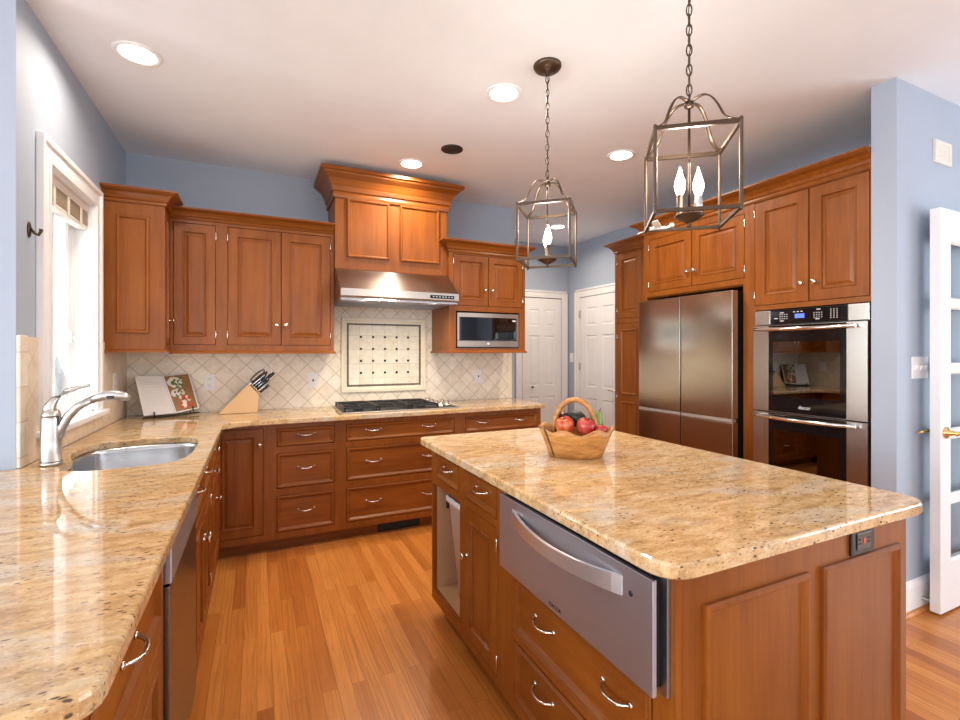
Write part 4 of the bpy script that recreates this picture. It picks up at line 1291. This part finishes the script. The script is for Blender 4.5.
m.build('sound_slots', 'blind_light', vt)
hk = thing('wall_hook', 'small dark bronze hook on the wall left of the window', 'hook', (LX, 2.515, 1.84))
hf = LEFT(LX)
MB().lathe(hf(2.495, 0.0, 1.842), [(0.017, 0), (0.017, 0.004), (0.012, 0.007), (0, 0.008)], axis=(1, 0, 0), seg=16, sx=1.9, sy=0.9).build('back_plate', 'bronze', hk)
MB().tube([hf(2.495, 0.004, 1.850), hf(2.495, 0.020, 1.828), hf(2.496, 0.030, 1.822), hf(2.498, 0.037, 1.838), hf(2.498, 0.038, 1.848)], [0.0055, 0.0055, 0.0055, 0.0055, 0.007], 10).build('prong', 'bronze', hk)
ds = thing('door_stop', 'spring door stop on the white baseboard behind the french door', 'door stop', (3.155, NY - 0.014, 0.06))
MB().lathe((3.155, NY - 0.014, 0.062), [(0.010, 0), (0.010, 0.004), (0.004, 0.006), (0.004, 0.038)], axis=(0, -1, 0), seg=12).build('spring', 'satin_nickel', ds)
MB().lathe((3.155, NY - 0.052, 0.062), [(0.006, 0), (0.0065, 0.004), (0.0055, 0.010), (0, 0.011)], axis=(0, -1, 0), seg=12).build('tip', 'white_plastic', ds)

# ------------------------------------------------------------------ ceiling
CANS = [((-0.505, 2.692), 'recessed ceiling light near the window wall'),
        ((1.205, 2.262), 'recessed ceiling light left of the far pendant lantern canopy'),
        ((1.035, 3.40), 'recessed ceiling light in front of the hood cabinet crown'),
        ((3.03, 4.415), 'recessed ceiling light in the alcove by the two white doors, seen through the far lantern'),
        ((2.335, 2.62), 'recessed ceiling light between the two pendant lanterns near the refrigerator')]
for (x, y), lab in CANS:
    watts = 9.0 if x < 0 else 15.0
    c = thing('recessed_light', lab, 'ceiling light', (x, y, H))
    MB().lathe((x, y, H), [(0.098, 0.0), (0.098, -0.004), (0.090, -0.007), (0.074, -0.004), (0.074, -0.001), (0.074, 0.0)], seg=32).build('trim_ring', 'white_trim', c)
    MB().lathe((x, y, H - 0.0022), [(0.074, 0.0), (0.074, -0.001), (0.0, -0.0015)], seg=32).build('lens', 'lamp_glow', c)
    area('recessed_lamp', (x, y, H - 0.012), (0, 0, 0), 0.13, 0.13, watts, (1.0, 0.84, 0.68), math.radians(160), 'DISK')
c = thing('ceiling_speaker', 'round black flush speaker in the ceiling behind the far lantern', 'speaker', (1.213, 3.034, H))
MB().lathe((1.213, 3.034, H), [(0.075, 0.0), (0.075, -0.005), (0.070, -0.007), (0.066, -0.005), (0.066, -0.003), (0.066, 0.0)], seg=32).build('rim', 'speaker_black', c)
MB().lathe((1.213, 3.034, H - 0.0005), [(0.066, 0.0), (0.066, -0.003), (0.04, -0.005), (0.0, -0.006)], seg=32).build('grille', 'black_iron', c)

def lantern(cx, cy, label, ang, bang, bare):
    L = thing('pendant_lantern', label, 'pendant light', (cx, cy, H))
    MB().lathe((cx, cy, H), [(0.068, 0.0), (0.068, -0.008), (0.060, -0.020), (0.035, -0.030), (0.012, -0.036), (0.008, -0.05), (0, -0.052)], seg=28).build('canopy', 'bronze', L)
    zt, zb = 2.045, 1.788
    hub = 2.165
    ch = MB()
    z = H - 0.048
    i = 0
    ll = 0.040
    while z - ll > hub + 0.012:
        a = ang + (PI / 2 if i % 2 else 0)
        dx, dy = math.cos(a) * 0.0085, math.sin(a) * 0.0085
        pts = []
        for q in range(12):
            t = 2 * PI * q / 12
            pts.append((cx + dx * math.cos(t), cy + dy * math.cos(t), z - ll / 2 + (ll / 2) * math.sin(t)))
        ch.tube(pts, 0.0024, 6, closed=True, up=(math.sin(a), -math.cos(a), 0))
        z -= ll - 0.007
        i += 1
    ch.bar((cx, cy, z), (cx, cy, hub), 0.004)
    ch.tube([(cx + 0.004 * math.sin(t * 2.1), cy + 0.004 * math.cos(t * 2.1), H - 0.05 - t * 0.0265) for t in range(20)], 0.0018, 6)
    ch.build('chain', 'bronze', L)
    s = 0.122
    cor = [(cx + s * 2 ** 0.5 * math.cos(ang + PI / 4 + k * PI / 2), cy + s * 2 ** 0.5 * math.sin(ang + PI / 4 + k * PI / 2)) for k in range(4)]
    f = MB()
    def B4(zz, w, h):
        for k in range(4):
            a, b = cor[k], cor[(k + 1) % 4]
            f.bar((*a, zz), (*b, zz), w, h)
    B4(zt, 0.009, 0.013)
    B4(zb, 0.009, 0.011)
    for a in cor:
        f.lathe((*a, zb - 0.012), [(0.003, 0), (0.0055, 0.004), (0.0058, 0.012), (0.0058, zt - zb + 0.014), (0.0068, zt - zb + 0.018), (0.004, zt - zb + 0.024), (0, zt - zb + 0.026)], seg=10)
    f.build('cage_frame', 'bronze', L)
    for k in range(4):
        a, b = cor[k], cor[(k + 1) % 4]
        mx, my = cor[k]
        pts = []
        for t, zz in ((0.0, hub + 0.002), (0.12, hub + 0.012), (0.30, hub + 0.012), (0.45, hub - 0.006), (0.58, hub - 0.040), (0.70, hub - 0.082), (0.84, zt + 0.018), (1.0, zt + 0.004)):
            pts.append((cx + (mx - cx) * t, cy + (my - cy) * t, zz))
        P_ = [Vector(q) for q in pts]
        pts = []
        for i in range(len(P_) - 1):
            p0, p1, p2, p3 = P_[max(i - 1, 0)], P_[i], P_[i + 1], P_[min(i + 2, len(P_) - 1)]
            for st in range(4):
                t = st / 4
                pts.append(0.5 * ((2 * p1) + (p2 - p0) * t + (2 * p0 - 5 * p1 + 4 * p2 - p3) * t * t + (3 * p1 - p0 - 3 * p2 + p3) * t ** 3))
        pts.append(P_[-1])
        tw = Vector((mx - cx, my - cy, 0)).normalized()
        MB().tube(pts, 0.0075, 8, flat=0.38, up=(-tw.y, tw.x, 0)).build('arm', 'bronze', L)
    MB().lathe((cx, cy, hub - 0.012), [(0.006, 0), (0.014, 0.004), (0.017, 0.012), (0.012, 0.020), (0.005, 0.026), (0.004, 0.034), (0, 0.035)], seg=18).build('hub', 'bronze', L)
    MB().lathe((cx, cy, zb + 0.010), [(0.0045, 0), (0.0045, hub - zb - 0.02)], seg=10).build('stem', 'bronze', L)
    MB().lathe((cx, cy, zb - 0.012), [(0, -0.016), (0.006, -0.014), (0.008, -0.007), (0.004, -0.002), (0.012, 0.002), (0.034, 0.014), (0.046, 0.022), (0.046, 0.025), (0.0, 0.024)], seg=24).build('cup', 'bronze', L)
    for q in range(2):
        bx = cx + math.cos(bang + q * PI) * 0.031
        by = cy + math.sin(bang + q * PI) * 0.031
        if q == 1 and bare:
            sl = MB().lathe((bx, by, zb + 0.012), [(0.012, 0), (0.012, 0.03), (0.014, 0.034), (0.012, 0.04), (0.0135, 0.05), (0.011, 0.054), (0.0125, 0.062), (0.009, 0.066)], seg=16).build('bare_socket', 'satin_nickel', L)
        else:
            sl = MB().lathe((bx, by, zb + 0.012), [(0.013, 0), (0.013, 0.003), (0.0105, 0.004), (0.0105, 0.066), (0.008, 0.068)], seg=16).build('candle_sleeve', 'bronze', L)
        b0 = zb + 0.079
        MB().lathe((bx, by, b0), [(0.008, 0), (0.012, 0.008), (0.0165, 0.022), (0.0175, 0.032), (0.0155, 0.046), (0.010, 0.064), (0.005, 0.080), (0.002, 0.092), (0, 0.096)], seg=18).build('bulb', 'bulb_glow', L)
    pl = bpy.data.lights.new('lantern_light', 'POINT')
    pl.energy = 9.0
    pl.color = (1.0, 0.93, 0.84)
    pl.shadow_soft_size = 0.06
    po = bpy.data.objects.new('lantern_light', pl)
    po.location = (cx, cy, zb + 0.19)
    COL.objects.link(po)
    return L, cor
la = math.radians(-43)
v1 = math.atan2(1.95, 1.28)
lantern(1.280, 1.952, 'bronze pendant lantern nearer the range hood, further from the camera', la, v1 + 0.12, False)
L2, cor2 = lantern(1.292, 1.125, 'bronze pendant lantern over the near end of the island, with two bulbs seen apart', math.radians(-38), math.radians(157), True)

# ornament clipped to a corner of the near lantern
side = lambda c: (c[0] * 0.905 - c[1] * 0.4253) / (c[0] * 0.4253 + c[1] * 0.905)
wc = min(cor2, key=side)
ob = thing('clip_ornament', 'small pale winged ornament clipped to the lower corner of the near lantern', 'ornament', (wc[0], wc[1], 1.782))
wx, wy = wc
nx = [c for c in cor2 if c is not wc]
e = Vector((nx[0][0] - wx, nx[0][1] - wy, 0))
far = max(cor2, key=lambda c: c[0] * 0.4253 + c[1] * 0.905)
# runs along the bar nearest to the picture's lower left
nb = [c for c in cor2 if 0.1 < (Vector(c) - Vector(wc)).length < 0.3]
nb = max(nb, key=side)
e = (Vector((nb[0], nb[1], 0)) - Vector((wx, wy, 0))).normalized()
p = lambda t, s, z: (wx + e.x * t - e.y * s, wy + e.y * t + e.x * s, 1.782 + z)
MB().tube([p(-0.005, 0, 0.004), p(0.02, 0, 0.008), p(0.045, 0, 0.012), p(0.07, 0, 0.012), p(0.085, 0, 0.018)], [0.003, 0.006, 0.007, 0.006, 0.004], 10).build('body', 'off_white', ob)
for sgn in (-1, 1):
    w = MB()
    w.quad_slab([p(0.03, sgn * 0.004, 0.012), p(0.012, sgn * 0.035, 0.026), p(0.035, sgn * 0.040, 0.030), p(0.055, sgn * 0.004, 0.014)], 0.0025)
    w.build('wing', 'off_white', ob)
MB().lathe(p(0.088, 0, 0.020), [(0, -0.009), (0.007, -0.005), (0.009, 0), (0.007, 0.006), (0, 0.009)], seg=12).build('head', 'off_white', ob)
MB().quad_slab([p(-0.004, -0.004, 0.002), p(-0.004, 0.004, 0.002), p(-0.028, 0.010, -0.006), p(-0.028, -0.010, -0.006)], 0.0025).build('tail', 'off_white', ob)

# ------------------------------------------------------------------ cooktop
ck = thing('cooktop', 'black gas cooktop with iron grates and steel knobs set in the back worktop', 'cooktop', (1.0, 3.75, ZC))
X0, X1, Y0, Y1 = 0.555, 1.462, 3.49, 3.985
MB().box(X0, X1, Y0, Y1, ZC + 0.0002, ZC + 0.009, 0.003).build('pan', 'brushed_steel_across', ck)
MB().box(X0 + 0.012, X1 - 0.012, Y0 + 0.02, Y1 - 0.012, ZC + 0.009, ZC + 0.011).build('burner_well', 'black_satin', ck)
BU = [(0.69, 3.62, 0.040), (0.69, 3.85, 0.034), (0.945, 3.74, 0.050), (1.18, 3.62, 0.034), (1.18, 3.85, 0.040)]
for x, y, r in BU:
    MB().lathe((x, y, ZC + 0.011), [(r, 0), (r, 0.010), (r * 0.8, 0.012), (r * 0.8, 0.019), (r * 0.7, 0.021), (0, 0.021)], seg=20).build('burner', 'black_iron', ck)
for a, b in ((0.572, 0.812), (0.822, 1.062), (1.072, 1.290)):
    g = MB()
    z0 = ZC + 0.036
    for x in (a, b - 0.012): g.box(x, x + 0.012, Y0 + 0.03, Y1 - 0.02, z0 - 0.006, z0 + 0.006)
    for y in (Y0 + 0.03, (Y0 + Y1) / 2, Y1 - 0.032): g.box(a, b, y, y + 0.012, z0 - 0.006, z0 + 0.006)
    for x in (a, b - 0.012):
        for y in (Y0 + 0.03, Y1 - 0.032): g.box(x, x + 0.012, y, y + 0.012, ZC + 0.011, z0)
    xc = (a + b) / 2
    for y in (Y0 + 0.06, Y1 - 0.14): g.box(xc - 0.005, xc + 0.005, y, y + 0.08, z0 - 0.004, z0 + 0.010)
    for y in (3.62, 3.85): g.box(a + 0.01, b - 0.01, y - 0.005, y + 0.005, z0 - 0.004, z0 + 0.010)
    g.build('grate', 'black_iron', ck)
for x, y in ((1.335, 3.58), (1.335, 3.69), (1.335, 3.80), (1.335, 3.91), (1.405, 3.635), (1.405, 3.745)):
    MB().lathe((x, y, ZC + 0.009), [(0.028, 0), (0.028, 0.005), (0.022, 0.008), (0.021, 0.034), (0.018, 0.038), (0, 0.039)], seg=18).build('knob', 'polished_nickel', ck)

# ------------------------------------------------------------------ knife block and knives
kb = thing('knife_block', 'slanted light maple knife block on the back worktop', 'knife block', (-0.12, 3.9, ZC))
kpoly = [(-0.250, ZC + 0.002), (0.004, ZC + 0.002), (0.012, 1.040), (-0.055, 1.115)]
MB().prism(kpoly, lambda a, b, d: (a, d, b), 3.845, 3.955).build('block', 'maple', kb)
m = MB()
dirk = Vector((0.75, 0, 0.66)).normalized()
slant = Vector((-0.067, 0, 0.075)).normalized()
b0 = Vector((0.012, 0, 1.040))
SL = [(0.016, 3.868), (0.034, 3.868), (0.052, 3.868), (0.070, 3.868), (0.088, 3.868), (0.030, 3.905), (0.062, 3.905), (0.085, 3.935)]
for s, y in SL:
    q = b0 + slant * s + Vector((0, y, 0))
    m.tube([q - dirk * 0.001, q + dirk * 0.0012], 0.010, 10, flat=0.4, up=(0, 1, 0))
m.build('slots', 'dark_gap', kb)
def knife(s, y, ln, r, label, group=None, hmat='black_satin'):
    q = b0 + slant * s + Vector((0, y, 0))
    K = thing('kitchen_knife', label, 'knife', tuple(q), group)
    MB().tube([q - dirk * 0.03, q + dirk * 0.004], 0.0055, 8, flat=0.25, up=tuple(slant)).build('blade', 'chrome', K)
    MB().tube([q + dirk * 0.003, q + dirk * 0.016], 0.0085, 10, flat=0.8, up=tuple(slant)).build('bolster', 'chrome', K)
    h = MB().tube([q + dirk * 0.016, q + dirk * (0.016 + ln * 0.4), q + dirk * (0.016 + ln * 0.8), q + dirk * (0.016 + ln)], [r, r * 0.92, r * 1.1, r * 0.9], 12, flat=0.75, up=tuple(slant)).build('handle', hmat, K)
    MB().bar(q + dirk * 0.014 + slant * r * 0.93, q + dirk * (0.012 + ln) + slant * r * 0.93, 0.0035, 0.0025).build('tang', 'chrome', h)
    m = MB()
    for t in (0.25, 0.55, 0.85):
        c = q + dirk * (0.016 + ln * t) + Vector((0, -r * 0.72, 0))
        m.lathe(c, [(0.0022, 0), (0.0022, 0.001), (0, 0.0014)], axis=(0, -1, 0), seg=8)
    m.build('rivets', 'chrome', h)
lab = 'black-handled steel knife in the front row of the knife block'
for s in (0.034, 0.052, 0.070): knife(s, 3.868, 0.108, 0.0095, lab, 'matching knives in the knife block')
knife(0.006, 3.858, 0.080, 0.0105, 'short black-handled knife lowest in the knife block')
knife(0.046, 3.910, 0.165, 0.0125, 'long thick-handled knife reaching furthest right out of the knife block')
knife(0.086, 3.905, 0.135, 0.010, 'dark red-tinged knife handle beside the scissors in the knife block', hmat='red_handle')
q = b0 + slant * 0.094 + Vector((0, 3.875, 0))
scs = thing('scissors', 'black looped kitchen scissors at the top of the knife block', 'scissors', tuple(q))
MB().tube([q - dirk * 0.03, q + dirk * 0.03], 0.006, 8, flat=0.4, up=tuple(slant)).build('blades', 'chrome', scs)
for sg in (0, 1):
    pts = []
    for i in range(16):
        t = 2 * PI * i / 16
        pts.append(q + dirk * (0.085 + 0.060 * math.cos(t)) + slant * ((0.013 if sg else -0.011) + 0.016 * math.sin(t)) + Vector((0, 0.006 * sg, 0)))
    MB().tube(pts, 0.0042, 8, closed=True, up=(0, 1, 0)).build('finger_loop', 'black_satin', scs)

# ------------------------------------------------------------------ cookbook on its stand
TL, TC, TR_ = Vector((-0.757, 3.92, 1.181)), Vector((-0.606, 3.945, 1.176)), Vector((-0.448, 4.00, 1.190))
BL, BC, BR = Vector((-0.684, 3.80, 0.920)), Vector((-0.515, 3.855, 0.922)), Vector((-0.379, 3.93, 0.942))
def flatten(a, b, c, q):
    n = (b - a).cross(c - a)
    e = Vector((0, 0, 1.35))
    return e + (q - e) * (n.dot(a - e) / n.dot(q - e))
TL, TR_ = flatten(BL, BC, TC, TL), flatten(BC, BR, TC, TR_)
bk = thing('cookbook', 'open cookbook with a white text page and a food photograph page', 'book', tuple(BC))
MB().quad_slab([BL + Vector((0, 0.021, -0.002)), BC + Vector((0, 0.021, -0.002)), TC + Vector((0, 0.021, 0.002)), TL + Vector((-0.002, 0.021, 0.002))], 0.004).quad_slab([BC + Vector((0, 0.021, -0.002)), BR + Vector((0.003, 0.021, -0.002)), TR_ + Vector((0.003, 0.021, 0.003)), TC + Vector((0, 0.021, 0.002))], 0.004).build('cover', 'black_satin', bk)
m = MB().quad_slab([p_ + Vector((0, 0.015, 0)) for p_ in (BL, BC, TC, TL)], 0.013)
pg = m.build('text_page', 'paper', bk)
m = MB().quad_slab([p_ + Vector((0, 0.015, 0)) for p_ in (BC, BR, TR_, TC)], 0.013)
pp = m.build('photo_page', 'paper', bk)
def on(a, b, c, d, u, v, lift):
    """point on a page: u across, v up"""
    lo, hi = a.lerp(b, u), d.lerp(c, u)
    n = (b - a).cross(d - a).normalized()
    base = lo.lerp(hi, v) + Vector((0, 0.015, 0))
    return base + n * (0.013 + lift)
m = MB()
for i in range(16):
    v = 0.86 - i * 0.042
    e0 = 0.62 if i in (0, 7) else 0.88
    m.face(m.vs([on(BL, BC, TC, TL, 0.14, v, 0.0006), on(BL, BC, TC, TL, e0 - 0.02 * (i % 3), v, 0.0006), on(BL, BC, TC, TL, e0 - 0.02 * (i % 3), v + 0.010, 0.0006), on(BL, BC, TC, TL, 0.14, v + 0.010, 0.0006)]))
m.build('text_lines', 'off_white', pg)
m = MB()
Q = (BC, BR, TR_, TC)
m.use('print_board').face(m.vs([on(*Q, 0.06, 0.03, 0.0004), on(*Q, 0.95, 0.03, 0.0004), on(*Q, 0.95, 0.985, 0.0004), on(*Q, 0.06, 0.985, 0.0004)]))
rnd = random.Random(3)
def blob(mat, cu, cv, ru, rv, lift, n=11):
    m.use(mat)
    m.face(m.vs([on(*Q, cu + ru * math.cos(2 * PI * i / n) * rnd.uniform(0.8, 1.15), cv + rv * math.sin(2 * PI * i / n) * rnd.uniform(0.8, 1.15), lift) for i in range(n)]))
blob('print_plate', 0.30, 0.80, 0.20, 0.14, 0.0006)
blob('print_green', 0.55, 0.80, 0.11, 0.17, 0.0008)
blob('print_plate', 0.28, 0.50, 0.18, 0.10, 0.0008)
for i in range(46):
    blob(rnd.choice(['print_plate', 'print_cream', 'print_green', 'print_green', 'print_plate']), 0.46 + rnd.uniform(-0.22, 0.2), 0.62 + rnd.uniform(-0.22, 0.3), 0.05, 0.035, 0.0010 + i * 0.00003, 8)
for i in range(24):
    blob(rnd.choice(['print_red', 'print_red', 'print_cream', 'print_red', 'print_plate']), 0.48 + rnd.uniform(-0.2, 0.24), 0.24 + rnd.uniform(-0.13, 0.17), 0.075, 0.05, 0.0026 + i * 0.00003, 8)
m.build('food_picture', None, pp)
sd = thing('cookbook_stand', 'black wire stand holding the open cookbook', 'book stand', (-0.53, 3.88, ZC))
up = Vector((0, 0.026, 0))
m = MB()
m.tube([BL + Vector((-0.004, 0.0, -0.010)), BC + Vector((0, 0.0, -0.010)), BR + Vector((0.006, 0.0, -0.022))], 0.0045, 8)
m.tube([BL.lerp(BC, 0.35) + Vector((0, 0.03, -0.010)), TL.lerp(TC, 0.55) + Vector((0, 0.034, -0.03))], 0.004, 8)
m.tube([BC.lerp(BR, 0.65) + Vector((0, 0.03, -0.016)), TC.lerp(TR_, 0.45) + Vector((0, 0.034, -0.03))], 0.004, 8)
m.tube([BL.lerp(BC, 0.35) + Vector((0, 0.0, -0.010)), BL.lerp(BC, 0.35) + Vector((0, 0.03, -0.010))], 0.004, 8)
m.tube([BC.lerp(BR, 0.65) + Vector((0, 0.0, -0.014)), BC.lerp(BR, 0.65) + Vector((0, 0.03, -0.016))], 0.004, 8)
m.tube([TL.lerp(TC, 0.55) + Vector((0, 0.034, -0.03)), TL.lerp(TC, 0.55) + Vector((0.02, 0.085, -0.2645))], 0.004, 8)
m.build('wire_frame', 'black_iron', sd)
for t, a, b in ((0.38, BL, BC), (0.80, BC, BR)):
    c = a.lerp(b, t)
    MB().tube([c + Vector((0, 0.004, -0.010)), c + Vector((0, -0.012, -0.006)), c + Vector((-0.003, -0.016, 0.012)), c + Vector((-0.004, -0.014, 0.028))], [0.004, 0.004, 0.0045, 0.0055], 8).build('page_clip', 'black_iron', sd)

# ------------------------------------------------------------------ fruit basket on the island
bx, by = 1.240, 1.672
bq = thing('fruit_basket', 'carved wooden handled basket on the island worktop', 'basket', (bx, by, ZC))
vd = math.atan2(by, bx)                     # direction away from the camera
ux, uy = math.sin(vd), -math.cos(vd)        # to the right as seen from the camera
m = MB()
seg = 44
def bring(h, sc, thick, inner):
    out = []
    for i in range(seg):
        t = 2 * PI * i / seg
        ruff = 1 + 0.028 * math.cos(7 * t + 0.6) * h + 0.014 * math.cos(13 * t) * h
        a = (0.112 + (0.158 - 0.112) * h ** 1.1) * ruff - thick
        b = (0.085 + (0.120 - 0.085) * h ** 1.1) * ruff - thick
        lu, lw = a * math.cos(t), b * math.sin(t)
        zz = ZC + 0.001 + 0.112 * h + (0.010 * math.cos(7 * t + 0.6) + 0.012 * abs(math.cos(t)) ** 2) * h * h + inner
        out.append((bx + ux * lu + math.cos(vd) * lw, by + uy * lu + math.sin(vd) * lw, zz))
    return m.vs(out)
rings = [bring(h, 1, 0.0, 0.0) for h in (0.0, 0.2, 0.4, 0.6, 0.8, 1.0)] + [bring(h, 1, 0.008, 0.004 if h < 0.9 else 0.0) for h in (1.0, 0.8, 0.6, 0.4, 0.2, 0.06)]
for A, B in zip(rings, rings[1:]):
    for q in range(seg): m.face([A[q], A[(q + 1) % seg], B[(q + 1) % seg], B[q]], True)
m.face(rings[0][::-1]); m.face(rings[-1])
m.build('bowl', 'basket_wood', bq)
m = MB()
pts = []
for i in range(19):
    t = PI * (i / 18) 
    lu = -0.090 * math.cos(t) - 0.004
    zz = ZC + 0.085 + 0.155 * math.sin(t) ** 0.85
    pts.append((bx + ux * lu, by + uy * lu, zz))
m.tube(pts, [0.019] * 19, 10, flat=0.62, up=(math.cos(vd), math.sin(vd), 0))
m.build('handle', 'basket_wood', bq)
# the slit where the hoops of the carved bowl part, on its left front
m = MB()
for du in (0.0,):
    pts = []
    for h in (0.04, 0.3, 0.6, 0.9, 1.12):
        t = math.radians(218)
        a = 0.1135 + 0.046 * h ** 1.1
        b = 0.0865 + 0.035 * h ** 1.1
        lu, lw = a * math.cos(t), b * math.sin(t)
        pts.append((bx + ux * lu + math.cos(vd) * lw, by + uy * lu + math.sin(vd) * lw, ZC + 0.003 + 0.112 * h))
    m.tube(pts, [0.003, 0.0035, 0.004, 0.0045, 0.004], 8)
m.build('slit', 'stem_brown', bq)
def at(lu, lw, z): return (bx + ux * lu + math.cos(vd) * lw, by + uy * lu + math.sin(vd) * lw, z)
def apple(lu, lw, z, r, mat, label, tilt):
    c = Vector(at(lu, lw, z))
    A = thing('apple', label, 'apple', tuple(c))
    ax = Vector((tilt[0], tilt[1], 1)).normalized()
    prof = [(0, -0.80), (0.16, -0.88), (0.38, -0.90), (0.66, -0.76), (0.88, -0.44), (0.99, -0.02), (1.0, 0.25), (0.92, 0.58), (0.72, 0.82), (0.46, 0.93), (0.22, 0.88), (0.08, 0.74), (0, 0.66)]
    MB().lathe(c, [(a * r, b * r) for a, b in prof], axis=ax, seg=26).build('flesh', mat, A)
    s = c + ax * r * 0.66
    MB().tube([s, s + ax * r * 0.3 + Vector((0.002, 0, 0)), s + ax * r * 0.55 + Vector((0.006, 0, 0))], [0.0015, 0.0013, 0.0018], 6).build('stem', 'stem_brown', A)
apple(-0.044, -0.040, 1.036, 0.0395, 'apple_skin_mottled', 'yellow and red mottled apple at the left front of the basket', (-0.35, -0.1))
apple(0.040, -0.034, 1.034, 0.0385, 'apple_skin_red', 'plain red apple at the right front of the basket', (0.15, -0.35))
apple(-0.052, 0.042, 1.052, 0.036, 'dark_plum', 'dark red apple behind the mottled one in the basket', (0.1, 0.1))
apple(0.104, -0.030, 1.020, 0.0245, 'apple_skin_red', 'small red apple tucked against the right rim of the basket', (0.2, 0.0))
c = Vector(at(0.008, 0.047, 1.056))
MB().lathe(c, [(0, -0.045), (0.022, -0.038), (0.034, -0.015), (0.034, 0.008), (0.024, 0.030), (0.012, 0.042), (0, 0.046)], axis=(-0.5, 0.5, 0.6), seg=22).solo('avocado', 'avocado_dark', tuple(c), 'dark avocado lying behind the apples in the basket', 'avocado')
c = Vector(at(0.080, 0.038, 1.040))
pr = thing('pear', 'green pear at the right back of the basket', 'pear', tuple(c))
MB().lathe(c, [(0, -0.042), (0.020, -0.040), (0.036, -0.022), (0.038, 0.0), (0.030, 0.022), (0.020, 0.040), (0.014, 0.052), (0, 0.056)], axis=(0.25, -0.2, 0.8), seg=22).build('flesh', 'pear_green', pr)
ax = Vector((0.25, -0.2, 0.8)).normalized()
MB().tube([c + ax * 0.054, c + ax * 0.072], 0.0018, 6).build('stem', 'stem_brown', pr)
